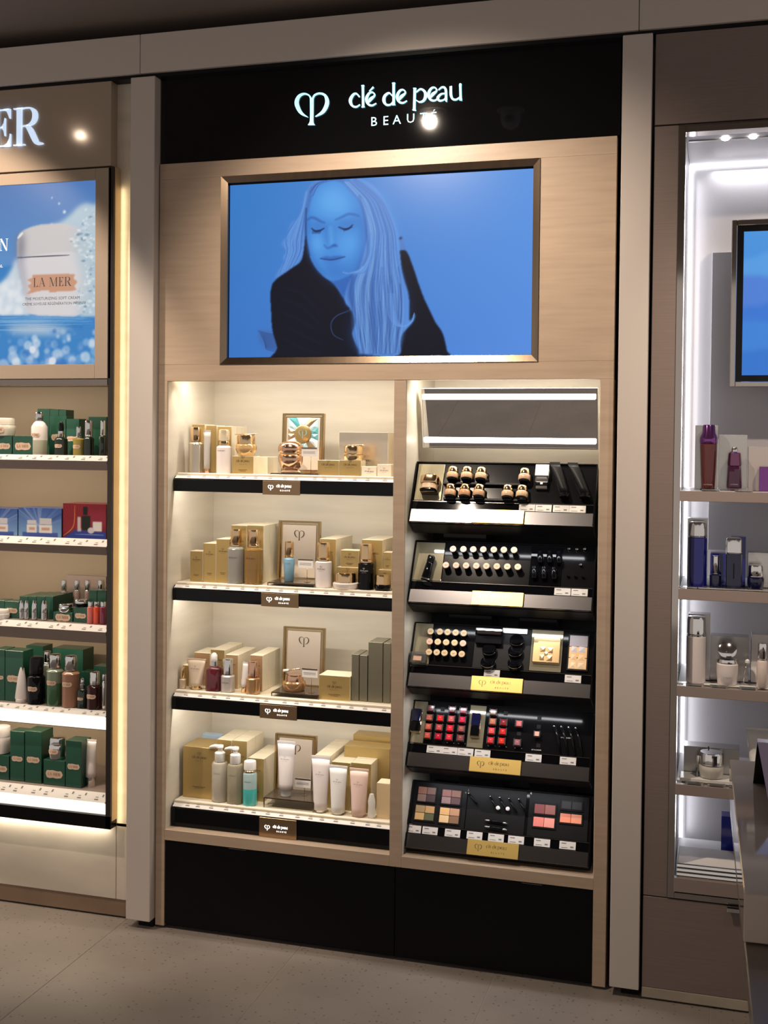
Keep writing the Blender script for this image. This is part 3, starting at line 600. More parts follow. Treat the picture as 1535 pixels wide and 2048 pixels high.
for k in range(5):
    t = thing('tester_tray', f'{TN[k]} black sloping make-up tester tray of the right niche with a gold name plate', 'tray', (TX, TY, TZB[k]), TR, 'tester trays in the right niche'); trays.append(t)
    box('body', (0, .004, -.004), (tw, .075, TL_), M_BLACKM, t, .002)
    box('front_rail', (.002, -.006, -.002), (tw-.002, .004, .040), M_RAIL, t, .001)
    box('price_channel', (.004, -.002, .041), (tw-.004, .004, .066), M_BLACKG, t, .0005)
    box('channel_edge', (.004, -.004, .066), (tw-.004, .004, .0675), M_CHROME, t)
    box('face', (.004, .0015, .068), (tw-.004, .0042, TL_-.003), M_BLACK, t)
    box('top_edge', (0, -.004, TL_-.003), (tw, .01, TL_), M_BLACK, t)
    cs = box('cassette', (TX+.02, .17, TZB[k]+.02), (TX+tw-.02, YB-.012, TZB[k]+.12), M_BLACKM, t); cs.data.transform(TMX[k].inverted())
    for x in (0, tw-.004): box('side_edge', (x, -.006, 0), (x+.004, .004, TL_-.003), M_BLACK, t)
    u0 = tuv(k, *[(945, 1035), (944, 1198), (943, 1367), (939, 1534), (934, 1703)][k])[0]
    p = box('name_plate', (u0, -.013, -.003), (u0+.153, -.0065, .041), M_GOLDP, t, .001)
    put('lettering', logo_mesh('side', .105, mat('pale_gold_print', (.95, .80, .48), .2, metal=1)), p, (u0+.0765, -.0134, .021))
    for tag in [[(1053, 1020), (1086, 1021), (1121, 1022), (1154, 1023.5)], [(1124, 1186), (1158, 1188)], [(983, 1348), (1145, 1359)], [(868, 1501), (898.5, 1504), (930, 1507), (964, 1509), (1066, 1518), (1135, 1524)],
                [(826, 1661), (859, 1665), (904, 1670), (948, 1675), (991, 1679), (1031, 1684), (1083, 1690), (1134, 1696)]][k]:
        uu, _ = tuv(k, tag[0], tag[1], .003); ww = .0235
        g_ = box('price_tag', (uu-ww, -.0035, .0425), (uu+ww, -.0023, .0645), M_WPAPER, t)
        V, F = merge([bar(-.018, .004, -.004, .0065), bar(-.018, -.0075, 0, -.006), bar(.008, -.006, .017, -.002)])
        put('print', flat('print', V, F, M_INKG), g_, (uu, -.0039, .0535))
for k in range(5): area('tray_led', (TX+tw/2, .080, TZB[k]-.030), (.46, .010), .42 if k < 4 else .3, (.95, .97, 1), (0, -.12, -1))
def tpanel(k, x0, x1, y0, y1, name, m, off=.0, th=.004, par=None):
    ua, va = tuv(k, x0, y1); ub, vb = tuv(k, x1, y0); uc = tuv(k, (x0+x1)/2, (y0+y1)/2)
    w_ = tuv(k, x1, (y0+y1)/2)[0]-tuv(k, x0, (y0+y1)/2)[0]; va = max(va, .069); vb = min(vb, TL_-.004)
    return box(name, (uc[0]-w_/2, -off-th, va), (uc[0]+w_/2, -off+.001, vb), m, trays[k], .0006)
M_CHAMP = mat('champagne_mirror_panel', (.46, .41, .28), .08, metal=.55)
def words(s, k, px, py, h, m=M_WPAPER):
    u, v = tuv(k, px, py); put('lettering', font(s, m, h), trays[k], (u, -.0009, v))
rows = ['top', 'second', 'third', 'lowest']
nth = ['first', 'second', 'third', 'fourth', 'fifth', 'sixth', 'seventh', 'eighth']
# tray 1: foundation jars
tpanel(0, 833, 886, 930, 1001, 'tester_panel', M_CHAMP, .001)
def fjar(k, px, py, label, col, w_=.036, h_=.042, lid=M_GOLD, n=2.0, cat='jar', off=.018, group=None, name='foundation_jar'):
    u, v = tuv(k, px, py, off); t = thing(name, label, cat, tpos(k, u, v, off), TR, group); r = w_/2
    mb = mat('foundation_%d_%d_%d' % tuple(int(c*100) for c in col), col, .12, coat=.6)
    lpart('base', [(r*.75, 0), (r*.8, .001), (r*.9, h_*.16)], M_GLASS if False else M_BLACK, t, 20, n)
    lpart('jar', [(r*.9, h_*.14), (r, h_*.2), (r, h_*.5), (r*.93, h_*.55)], mb, t, 20, n)
    lpart('lid', [(r*.86, h_*.555), (r*.88, h_*.57), (r*.86, h_*.92), (r*.74, h_)], lid, t, 20, n)
    return t
u, v = tuv(0, 857, 986, .02)
t = thing('foundation_jar', 'large square cream foundation jar with gold lid in the champagne tester panel', 'jar', tpos(0, u, v, .02), TR)
lpart('base', [(.024, 0), (.026, .002), (.026, .005)], M_BLACK, t, 24, 5); lpart('jar', [(.018, .005), (.023, .009), (.024, .024), (.022, .025)], mat('cream_foundation', (.78, .55, .37), .12, coat=.6), t, 24, 3)
lpart('lid', [(.0255, .025), (.0275, .028), (.0275, .048), (.021, .054)], M_GOLD, t, 24, 4)
rod('spatula', [(-.022, -.012, -.002), (.010, -.012, .0005), (.020, -.012, .001)], [.0012, .0014, .0022], M_GOLD, t)
FC = [(.70, .45, .28), (.72, .47, .28), (.74, .52, .33), (.68, .42, .28), (.66, .40, .24), (.62, .33, .18), (.64, .38, .22), (.72, .48, .30), (.74, .52, .33)]
JP = [((903, 961), 'first jar of the upper row'), ((931.5, 961.5), 'second jar of the upper row'), ((960, 962.5), 'third jar of the upper row'), ((1047, 965), 'last jar of the upper row'),
      ((898.5, 996), 'first jar of the lower row'), ((927, 996.5), 'second jar of the lower row'), ((955.5, 997), 'third jar of the lower row'), ((1013, 998.5), 'fourth jar of the lower row'), ((1042, 999), 'last jar of the lower row')]
for i, ((px, py), s) in enumerate(JP): fjar(0, px, py, f'small beige gold-lidded foundation jar, {s} on the topmost tester tray', FC[i], group='foundation jars on the topmost tray')
for y in (966, 997):
    u0, v0 = tuv(0, 888, y); u1, v1 = tuv(0, 1058, y); box('jar_step', (u0, -.012, v0-.008), (u1, .002, v0-.001), M_BLACKM, trays[0], .0006)
M_GOLDF = mat('satin_gold_facet', (.86, .62, .34), .24, metal=1)
def tblock(k, name, label, cat, x0, x1, y0, y1, parts, off=.004, group=None):
    """box-like tester lying on the tray: parts = (name, material, fu0,fu1,fv0,fv1, o0,o1)"""
    xm, ym = (x0+x1)/2, (y0+y1)/2; uc, vc = tuv(k, xm, ym, off); w_ = tuv(k, x1, ym, off)[0]-tuv(k, x0, ym, off)[0]; h_ = tuv(k, xm, y0, off)[1]-tuv(k, xm, y1, off)[1]
    t = thing(name, label, cat, tpos(k, uc, vc-h_/2, 0), TR, group)
    for (n_, m, a, b, c, d, e, f_) in parts: box(n_, ((a-.5)*w_, -f_, c*h_), ((b-.5)*w_, -e, d*h_), m, t, min(.0012, .2*abs(f_-e)))
    return t
tblock(0, 'compact', 'white-topped open compact standing on the topmost tester tray', 'compact', 1071, 1098, 934, 967, [('case', M_CHROME, 0, 1, 0, .8, .002, .014), ('lid', M_WHITE, .0, 1, .32, 1, .016, .022), ('hinge', M_CHROME, .1, .9, .26, .32, .010, .020)])
tblock(0, 'compact', 'small chrome compact below the white-topped one on the topmost tester tray', 'compact', 1071, 1095, 967, 980, [('case', M_CHROME, 0, 1, 0, .5, .002, .014), ('lid', M_BLACK, 0, 1, .5, 1, .002, .016), ('mark', M_WHITE, .4, .6, .6, .9, .016, .0165)])
def sqtube(k, label, x0, x1, ytop, ybot, lean):
    ua, va = tuv(k, x1-8, ybot, .02); ub, vb = tuv(k, x0+12, ytop, .05); L = math.hypot(vb-va, .02); t = thing('squeeze_tube', label, 'tube', tpos(k, ua, va, .014), (-TILT+.12, 0, 0), 'black squeeze tubes')
    lpart('cap', [(.010, -.010), (.011, -.008), (.011, .004)], M_BLACK, t); tube_body(t, .0125, .004, L, M_BLACKM, lean=(ub-ua))
    lpart('holder', [(.016, -.011), (.016, -.006), (.013, -.005)], M_BLACK, t, 20)
def tube_body(t, r, z0, z1, m, wide=1.2, lean=0.0, name='tube', seg=20, flare=.12):
    v, f = [], []; N = 7
    for j in range(N+1):
        q = j/N; e = q**1.2; rx = r*(1+(wide-1)*e); ry = r*(1-e)+r*flare*.5*e; z = z0+(z1-z0)*q
        if j == N: ry = r*.05
        for i in range(seg):
            a = 2*math.pi*i/seg; v.append((rx*math.cos(a)+lean*q, ry*math.sin(a), z))
    for j in range(N):
        for i in range(seg):
            a, b = j*seg+i, j*seg+(i+1) % seg; f.append((a, b, b+seg, a+seg))
    f.append(tuple(range(seg))[::-1]); f.append(tuple(range(N*seg, (N+1)*seg)))
    o = put(name, mesh(name, v, f, m, True), t)
    box('crimp', (lean-r*wide, -r*.07, z1-.0005), (lean+r*wide, r*.07, z1+(z1-z0)*.045), m, t)
    return o
sqtube(0, 'black squeeze tube in its holder, left of two on the topmost tester tray', 1095, 1136, 920, 986, -1)
sqtube(0, 'black squeeze tube in its holder, right of two on the topmost tester tray', 1131, 1177, 921, 987, -1)
words('FOUNDATION', 0, 858, 937, .0035, M_INK)
# tray 2 and 3: concealer sticks
def stick(k, px, py, label, col, r=.0098, L=.045, off=.026, group=None):
    u, v = tuv(k, px, py, off); t = thing('concealer_stick', label, 'make-up stick', tpos(k, u, v, off), (math.radians(64), 0, 0), group)
    lpart('body', [(r*.92, -L), (r*.95, -L+.002), (r*.95, -.004)], M_BLACK, t, 16)
    c = lpart('cap', [(r, -.004), (r, -.0008), (r*.93, 0)], mat('skin_cap_%d' % int(col[0]*1000+col[1]*100), col, .35), t, 20)
    put('print', flat('print', *merge([bar(-.004, .0005, .004, .0012), bar(-.003, -.0015, .003, -.0009)]), M_INKG), c, (0, 0, .0003), (-math.pi/2, 0, 0))
for r_, (row, y) in enumerate((([418, 487, 553, 620, 690, 757, 825], (125, 132)), ([370, 438, 505, 573, 640, 710, 780, 850], (233, 245)))):
    for i, x in enumerate(row):
        py = 1060+(y[0]+(y[1]-y[0])*i/(len(row)-1))/3.337; q = random.uniform(-.05, .05)
        stick(1, 780+x/3.337, py, f'peach-capped black stick, {nth[i]} of the {("upper", "lower")[r_]} row on the second tester tray', (.80+q, .52+q+.01*i, .38+q), group='peach-capped sticks on the second tray')
tpanel(1, 826, 886, 1087, 1163, 'tester_panel', M_CHAMP, .001)
u, v = tuv(1, 850, 1160, .016); t = thing('foundation_bottle', 'slanted black glass foundation bottle with chrome base on the second tester tray', 'bottle', tpos(1, u, v, .016), (-TILT+.1, .18, 0))
lpart('foot', [(.014, 0), (.0145, .003), (.013, .005)], M_CHROME, t, 20, 5); lpart('bottle', [(.0125, .005), (.013, .007), (.0105, .052), (.009, .054)], M_BLACKG, t, 20, 4)
lpart('cap', [(.0095, .054), (.0105, .056), (.011, .074), (.009, .077)], M_BLACK, t, 20, 4)
tpanel(1, 1060, 1122, 1096, 1172, 'glossy_insert', M_BLACKG, .001)
for i, (x, y, s) in enumerate([(1000, 152, 'upper'), (1063, 152, 'upper'), (1125, 155, 'upper'), (960, 255, 'lower'), (1025, 258, 'lower'), (1092, 262, 'lower')]):
    u, v = tuv(1, 780+x/3.337, 1060+y/3.337, .012); t = thing('lip_gloss', f'glossy black tester tube, {nth[i % 3]} of the {s} three on the second tester tray', 'make-up tube', tpos(1, u, v, .012), (-TILT-.1, -.12, 0), 'glossy black tester tubes')
    lpart('tube', [(.006, -.034), (.0085, -.030), (.0088, -.008), (.007, -.003)], M_BLACKG, t, 16); lpart('cap', [(.0065, -.003), (.0065, .004), (.003, .006)], M_BLACK, t, 14)
for i, (x, y, m) in enumerate([(1192, 122, M_CHROME), (1245, 125, M_CHROME), (1296, 123, M_CHROME), (1268, 228, M_CHROME), (1185, 302, M_BLACK), (1232, 303, M_BLACK), (1282, 305, M_BLACK)]):
    u, v = tuv(1, 780+x/3.337, 1060+y/3.337, .008); t = thing('brush_peg', f'small {"silver-tipped" if m is M_CHROME else "black"} peg tester, {nth[i]} of the pegs on the second tester tray', 'peg', tpos(1, u, v, .008), (math.radians(60), 0, 0), 'peg testers')
    lpart('stem', [(.004, -.012), (.004, -.003)], M_BLACK, t, 12); lpart('tip', [(.0042, -.003), (.0045, 0), (.002, .0025)], m, t, 12)
for rr, row in enumerate([[(268, 175), (330, 177), (382, 180), (436, 183), (490, 187)], [(262, 243), (316, 245), (372, 248), (428, 251), (484, 255)], [(257, 313), (309, 315), (361, 319), (421, 323), (476, 327)]]):
    for i, (x, y) in enumerate(row):
        q = random.uniform(-.04, .04); stick(2, 780+x/3.337, 1210+y/3.337, f'sand-capped black concealer stick, {nth[i]} in the {("top", "middle", "bottom")[rr]} row of the middle tester tray', (.80+q, .58+q, .34+q), .0098, .03, .020, 'sand-capped concealer sticks on the middle tray')
tpanel(2, 824, 862, 1248, 1330, 'tester_panel', M_CHAMP, .001)
tblock(2, 'acrylic_box', 'small clear acrylic box with beige swatch on the middle tester tray', 'box', 821, 853, 1307, 1329, [('shell', M_ACRYL, 0, 1, 0, 1, .004, .022), ('swatch', mat('beige_swatch', (.7, .42, .28), .5), .25, .75, .2, .6, .0225, .023)])
def round_compact(k, px, py, label, wd, ht, off=.012):
    u, v = tuv(k, px, py, off); t = thing('round_compact', label, 'compact', tpos(k, u, v, off), (-TILT+math.radians(90)-.55, 0, 0), 'black compacts on the middle tray')
    lpart('case', [(wd*.96, -.010), (wd, -.008), (wd, -.001), (wd*.97, 0)], M_BLACK, t, 26); lpart('lid', [(wd*.97, .0005), (wd, .002), (wd, .007), (wd*.9, .010)], M_BLACKG, t, 26); lpart('rim', [(wd*1.005, -.001), (wd*1.02, -.0004), (wd*1.02, .0008), (wd*1.005, .0014)], M_CHROME, t, 26)
t = tblock(2, 'open_compact', 'open black compact with mirrored lid above two closed ones on the middle tester tray', 'compact', 951, 1006, 1260, 1290, [('lid', M_BLACKG, 0, 1, .55, 1, .016, .020), ('mirror', M_MIRROR, .06, .94, .62, .95, .0201, .0206), ('base', M_BLACK, .02, .98, 0, .5, .006, .018)])
for i, (x, y) in enumerate([(978, 1301), (975, 1326)]): round_compact(2, x, y, f'closed black compact, {("upper", "lower")[i]} of two under the open compact', .021, 0)
for i, (x, y) in enumerate([(1033, 1282), (1030, 1304), (1029, 1328)]): round_compact(2, x, y, f'closed black compact, {nth[i]} from the top of three stacked on the middle tray', .021, 0)
tpanel(2, 1005, 1055, 1259, 1267, 'mirror_strip', M_SILVER, .002)
tpanel(2, 1061, 1124, 1260, 1342, 'tester_panel', M_CHAMP, .001)
t = tblock(2, 'gold_compact', 'square embossed gold compact on a champagne panel of the middle tester tray', 'compact', 1066, 1120, 1273, 1327, [('case', M_GOLDF, 0, 1, 0, 1, .003, .014)])
for i, (a, b, c, d) in enumerate([(.1, .45, .6, .92), (.55, .92, .55, .9), (.1, .4, .1, .45), (.5, .9, .08, .45), (.38, .6, .38, .62)]):
    w_, h_ = .048, .052; v = [((a-.5)*w_, -.0139, c*h_), ((b-.5)*w_, -.0139, c*h_), ((b-.5)*w_, -.0139, d*h_), ((a-.5)*w_, -.0139, d*h_), ((a*.4+b*.6-.5)*w_, -.018, (c*.6+d*.4)*h_)]; v[4] = (v[4][0], -.0158, v[4][2])
    put('facet', mesh('facet', v, [(0, 1, 4), (1, 2, 4), (2, 3, 4), (3, 0, 4)], M_GOLDF), t)
def palette(k, label, x0, x1, y0, y1, cells, frame=.12, name='palette', group=None, off=.004):
    xm, ym = (x0+x1)/2, (y0+y1)/2; uc, vc = tuv(k, xm, ym, off); w_ = tuv(k, x1, ym, off)[0]-tuv(k, x0, ym, off)[0]; h_ = tuv(k, xm, y0, off)[1]-tuv(k, xm, y1, off)[1]
    t = thing(name, label, 'palette', tpos(k, uc, vc-h_/2), TR, group)
    box('case', (-w_/2-.004, -.004, -.004), (w_/2+.004, -.001, h_+.004), M_BLACKM, t, .0008)
    for (a, b, c, d, col) in cells: box('pan', ((a-.5)*w_+.0005, -.0058, c*h_+.0005), ((b-.5)*w_-.0005, -.0035, d*h_-.0005), mat('powder_%d_%d_%d' % tuple(int(q*255) for q in col), tuple(min(.95, q*1.1) for q in col), .55), t, .0008)
    return t
p3 = palette(2, 'tall palette of lilac, peach and gold powders on the middle tester tray', 1137, 1174, 1271, 1339, [(0, 1, .67, 1, (.52, .45, .47)), (0, 1, .335, .665, (.76, .45, .20)), (0, 1, 0, .33, (.78, .52, .28))])
for (z0, z1, col) in ((.67, 1, (.62, .56, .58)), (.335, .665, (.86, .58, .32)), (0, .33, (.88, .66, .42))):
    for (a, b) in ((.08, .45), (.5, .92)):
        w_, h_ = .052, .072; v = [((a-.5)*w_, -.0057, (z0+.04)*h_), ((b-.5)*w_, -.0057, (z0+.02)*h_), ((b-.55)*w_, -.0057, (z1-.05)*h_), ((a-.45)*w_, -.0057, (z1-.03)*h_), (((a+b)/2-.5)*w_, -.0078, (z0+z1)/2*h_)]
        put('facet', mesh('facet', v, [(0, 1, 4), (1, 2, 4), (2, 3, 4), (3, 0, 4)], mat('powder_f%d' % int(col[2]*255), col, .5)), p3)
tpanel(2, 947, 1060, 1256, 1345, 'insert', M_BLACKM, .0005, .001)
# tray 4: lipsticks
def lipstick(k, px, py, label, col, s=.0205, off=.016, group='square lipstick testers on the fourth tray'):
    u, v = tuv(k, px, py, off); t = thing('lipstick', label, 'lipstick', tpos(k, u, v, 0), TR, group); h_ = s/2
    box('case', (-h_, -.008, -h_), (h_, .002, h_), M_BLACK, t, .001)
    mc = mat('lip_%d_%d_%d' % tuple(int(q*255) for q in col), tuple(min(.95, q*1.15) for q in col), .18, coat=.5)
    vv2 = [(-h_, -.008, -h_), (h_, -.008, -h_), (h_, -.008, h_), (-h_, -.008, h_)]+[(x*.78, -.016, z*.78) for x, z in ((-h_, -h_), (h_, -h_), (h_, h_), (-h_, h_))]
    put('bullet', mesh('bullet', vv2, [(0, 1, 2, 3), (4, 5, 6, 7), (0, 1, 5, 4), (1, 2, 6, 5), (2, 3, 7, 6), (3, 0, 4, 7)], mc), t)
    for sx in (-1, 1): box('clear_edge', (sx*h_*.98-.0012, -.0168, -h_), (sx*h_*.98+.0012, -.006, h_), M_ACRYL, t)
    put('mark', logo_mesh('mark', .005, mat('lip_mark', (.9, .6, .6), .4)), t, (0, -.0164, .001))
LC = [[(270, 120, (.16, .045, .045)), None, (413, 128, (.17, .035, .05)), (487, 135, (.25, .02, .05))], [(260, 180, (.45, .11, .07)), (333, 185, (.68, .02, .02)), (406, 190, (.55, .09, .09)), (480, 195, (.55, .02, .06))],
      [(253, 242, (.52, .10, .06)), (325, 247, (.45, .06, .06)), (398, 252, (.75, .015, .03)), (473, 257, (.30, .07, .06))], [(247, 300, (.55, .09, .06)), (319, 307, (.50, .01, .035)), (391, 312, (.72, .03, .05)), (467, 318, (.24, .06, .06))]]
for r_, row in enumerate(LC):
    for c_, q in enumerate(row):
        if q: lipstick(3, 780+q[0]/3.337, 1380+q[1]/3.337, f'square lipstick tester, {rows[r_]} row, {nth[c_]} column of the large block on the fourth tray', q[2])
for (x, y, col, s) in [(686, 146, (.17, .09, .07), 'brown one at the top left'), (683, 208, (.50, .17, .09), 'tan one second from the top left'), (675, 270, (.62, .07, .07), 'red one third from the top left'), (668, 333, (.62, .04, .05), 'red one at the bottom left'),
                       (755, 214, (.24, .02, .025), 'dark red one topping the middle column'), (750, 275, (.55, .02, .02), 'red one in the middle of the middle column'), (742, 338, (.66, .03, .02), 'orange red one ending the middle column'), (858, 222, (.62, .15, .15), 'pink one at the upper right'), (846, 348, (.32, .13, .14), 'mauve one at the lower right')]:
    lipstick(3, 780+x/3.337, 1380+y/3.337, f'square lipstick tester, {s} of the small block', col)
lipstick(3, 780+977/3.337, 1380+290/3.337, 'single pale pink lip glow tester between black holes on the fourth tester tray', (.86, .38, .32), .0165, .018)
for (x, y) in ((995, 185), (990, 245), (987, 370), (350, 128), (858, 290), (770, 155)):
    u, v = tuv(3, 780+x/3.337, 1380+y/3.337); box('empty_slot', (u-.006, .0005, v-.006), (u+.006, .0022, v+.006), M_BLACKM, trays[3])
for i, (x0, x1, y0, y1, s) in enumerate([(818, 851, 1404, 1485, 'left end'), (937, 969, 1413, 1495, 'middle')]):
    tpanel(3, x0, x1, y0, y1, 'tester_panel', M_CHAMP, .001)
    tblock(3, 'lipstick_case', f'closed black gold-rimmed lipstick on the champagne panel at the {s} of the fourth tray', 'lipstick', x0+5, x1-8, y0+14, y1-20, [('gold_rim', M_GOLD, 0, 1, 0, 1, .003, .010), ('cap', M_NAVY, .06, .94, .45, .97, .010, .020), ('base', M_BLACKG, .06, .94, .03, .43, .010, .019)])
for i in range(4):
    x = 1090+48*i; a = tuv(3, 780+x/3.337, 1380+(232+4*i)/3.337, .012); b = tuv(3, 780+(x+42)/3.337, 1380+(415+8*i)/3.337, .012); b = (b[0], max(b[1], .07))
    t = thing('lip_liner', f'black lip liner pencil, {nth[i]} from the left on the fourth tester tray', 'pencil', tpos(3, *b, .008), TR, 'lip liner pencils on the fourth tray'); d = (a[0]-b[0], a[1]-b[1])
    rod('barrel', [(0, 0, 0), (d[0]*.55+.003, -.002, d[1]*.6), (d[0]*.93, 0, d[1]*.93)], .0035, M_BLACK, t); rod('tip', [(d[0]*.93, 0, d[1]*.93), (d[0], 0, d[1])], [.0036, .003], M_CHROME, t)
words('LIP GLORIFIER', 3, 1072, 1501, .0032); words('LIP LINER PENCIL', 3, 1133, 1477, .0032)
# tray 5: eye colours, liners, blush
Q = [((835, 871, 1574, 1604), 'brown and mauve', 'upper left', [(.30, .13, .10), (.22, .12, .10), (.28, .17, .14), (.08, .045, .05)]), ((883, 921, 1580, 1609), 'rose and plum', 'upper right', [(.30, .13, .12), (.25, .12, .09), (.32, .19, .19), (.12, .06, .065)]),
     ((829.5, 868, 1611, 1641), 'gold and green', 'lower left', [(.34, .24, .12), (.50, .29, .12), (.60, .38, .16), (.10, .11, .06)]), ((878, 918, 1616, 1647), 'apricot and tan', 'lower right', [(.72, .42, .18), (.48, .25, .15), (.80, .54, .28), (.24, .13, .07)])]
for (b, s, w_, c) in Q:
    palette(4, f'{s} eye colour quad, {w_} of the four on the lowest tester tray', *b, [(0, .5, .5, 1, c[0]), (.5, 1, .5, 1, c[1]), (0, .5, 0, .5, c[2]), (.5, 1, 0, .5, c[3])], group='eye colour quads')
words('EYE COLOR QUAD', 4, 869, 1646, .0034); words('POWDER BLUSH DUO', 4, 1112, 1673, .0034); words('EYE LINER', 4, 997, 1586.5, .003)
for (b, s, c) in [((1068, 1110.5, 1609, 1629), 'dark red blush duo, upper of the left pair', [(.24, .06, .055), (.32, .11, .09)]), ((1065.5, 1108.5, 1635, 1655), 'bright pink blush duo, lower of the left pair', [(.72, .20, .17), (.80, .29, .24)]),
                  ((1119, 1163, 1628, 1647), 'coral blush duo beside the pink ones', [(.88, .27, .16), (.90, .32, .20)]), ((1122, 1164, 1603, 1620), 'nearly black blush duo above the coral one', [(.02, .018, .02), (.02, .018, .02)])]:
    palette(4, f'{s} on the lowest tester tray', *b, [(0, .5, 0, 1, c[0]), (.5, 1, 0, 1, c[1])], group='blush duos')
for i, (x, y) in enumerate([(718, 252), (783, 258)]):
    u, v = tuv(4, 780+x/3.337, 1540+y/3.337, .012); t = thing('eye_liner_tip', f'white-ended eye liner tester, {("left", "right")[i]} of two on the lowest tester tray', 'eye liner', tpos(4, u, v, .012), (math.radians(50), 0, 0), 'white-ended eye liners')
    lpart('barrel', [(.005, -.03), (.005, -.004)], M_BLACK, t, 14); lpart('end', [(.0062, -.004), (.0062, 0), (.004, .0015)], M_PEARL, t, 16)
for i, (x, y) in enumerate([(668, 172), (730, 180), (793, 186), (857, 190), (525, 152)]):
    u, v = tuv(4, 780+x/3.337, 1540+y/3.337, .010); e = (.026, -.040) if i < 4 else (.028, -.03)
    t = thing('eye_pencil', f'slim black eye pencil, {nth[i] if i < 4 else "far left"} of the slanted ones on the lowest tester tray', 'pencil', tpos(4, u, v, .010), TR, 'slanted black eye pencils')
    rod('barrel', [(e[0], .002, e[1]), (0, 0, -.003)], .0032, M_BLACK, t); rod('tip', [(0, 0, -.003), (-.001, 0, 0)], [.0034, .0024], M_CHROME, t)
for i, (x, y) in enumerate([(705, 345), (703, 388)]):
    u, v = tuv(4, 780+x/3.337, 1540+y/3.337, .008); t = thing('eye_pen', f'black eye pen with silver ends lying flat, {("upper", "lower")[i]} of two on the lowest tester tray', 'pen', tpos(4, u, max(v, .074), .008), TR, 'flat eye pens')
    rod('barrel', [(-.018, 0, .001), (.02, 0, -.001)], .0034, M_BLACKG, t); rod('left_end', [(-.034, 0, .002), (-.018, 0, .001)], [.002, .0032], M_CHROME, t); rod('right_end', [(.02, 0, -.001), (.034, 0, -.002)], [.0032, .002], M_CHROME, t)
for x in (505, 940):
    u, v = tuv(4, 780+x/3.337, 1540+155/3.337); box('clip', (u-.002, -.004, v-.003), (u+.002, .001, v+.003), M_CHROME, trays[4])
for (x0, x1, y0, y1) in ((821, 932, 1565, 1650), (932, 1050, 1577, 1668), (1055, 1176, 1592, 1679)): tpanel(4, x0, x1, y0, y1, 'insert', M_BLACKM, .0, .0012)
for k in range(1, 5):   # pull-out stock bins seen in the gap above the lower trays
    for j, (xa, xb) in enumerate(((-.84, -.70), (-.62, -.50))):
        if k in (2, 4) or j == 0: box('stock_bin', (xa+.02*k, .22, TZB[k]+.12), (xb+.02*k, .33, TZB[k]+.20), M_BLACK, None, .003, label=f'black stock bin behind the {TN[k]} tester tray, {("left", "right")[j]} one', cat='bin')
# ================================================================== PRODUCT BUILDERS
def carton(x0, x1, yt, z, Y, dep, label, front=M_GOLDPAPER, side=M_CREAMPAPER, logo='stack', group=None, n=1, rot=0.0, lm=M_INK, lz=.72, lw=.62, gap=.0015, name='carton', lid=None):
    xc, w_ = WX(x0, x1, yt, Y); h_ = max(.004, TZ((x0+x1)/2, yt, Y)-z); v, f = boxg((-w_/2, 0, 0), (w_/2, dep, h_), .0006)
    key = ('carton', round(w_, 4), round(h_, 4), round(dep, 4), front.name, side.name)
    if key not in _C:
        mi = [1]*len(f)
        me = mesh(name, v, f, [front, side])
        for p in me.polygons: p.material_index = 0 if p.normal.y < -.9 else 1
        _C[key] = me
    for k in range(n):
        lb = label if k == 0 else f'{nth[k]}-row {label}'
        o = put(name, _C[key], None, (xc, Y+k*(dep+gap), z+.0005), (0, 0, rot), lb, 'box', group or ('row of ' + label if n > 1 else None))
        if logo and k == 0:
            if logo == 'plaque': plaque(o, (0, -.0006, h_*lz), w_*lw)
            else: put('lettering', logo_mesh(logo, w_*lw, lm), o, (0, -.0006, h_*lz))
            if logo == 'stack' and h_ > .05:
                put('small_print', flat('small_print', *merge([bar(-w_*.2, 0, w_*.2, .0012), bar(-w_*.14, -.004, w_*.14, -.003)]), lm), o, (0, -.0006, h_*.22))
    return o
def setbottle(name, label, cat, x0, x1, yt, z, Y, build, group=None, rot=(0, 0, 0), yb=None):
    xc, w_ = WX(x0, x1, yt, Y); h_ = TZ((x0+x1)/2, yt, Y)-z; t = thing(name, label, cat, (xc, Y, z+.0005), rot, group); build(t, w_/2, h_); return t
def Bt(body, cap, ch=.32, cw=.8, neck=.04, collar=None, n=2.0, sh=.05, logo=None, lm=M_INK, lz=.6, lw=1.1, capn=None, foot=None, band=None, waist=1.0):
    def b(t, r, h):
        zb = h*(1-ch-neck); s_ = h*sh; q = 0
        if foot: q = h*.05; lpart('foot', [(r*.96, 0), (r, h*.006), (r*.97, q)], foot, t, 24, n)
        lpart('bottle', [(r*.93*waist, q), (r*waist, q+h*.012), (r, zb-s_), (r*(cw*.5+.45), zb-s_*.35), (r*cw*.86, zb)], body, t, 24, n)
        lpart('collar', [(r*cw*.8, zb), (r*cw*.98, zb+h*.004), (r*cw*.98, zb+h*neck*.6), (r*cw*.86, zb+h*neck)], collar or cap, t, 24, n if n == 2 else 3)
        lpart('cap', [(r*cw*.95, h*(1-ch)), (r*cw, h*(1-ch)+h*.008), (r*cw*.98, h*.955), (r*cw*.9, h*.99), (r*cw*.6, h)], cap, t, 24, capn or n)
        if band: lpart('band', [(r*1.005, h*band[0]), (r*1.01, h*band[0]+.0006), (r*1.01, h*band[1]-.0006), (r*1.005, h*band[1])], band[2], t, 24, n)
        if logo: put('lettering', logo_mesh(logo, r*lw, lm, r*1.02), t, (0, -r*1.02, h*lz))
    return b
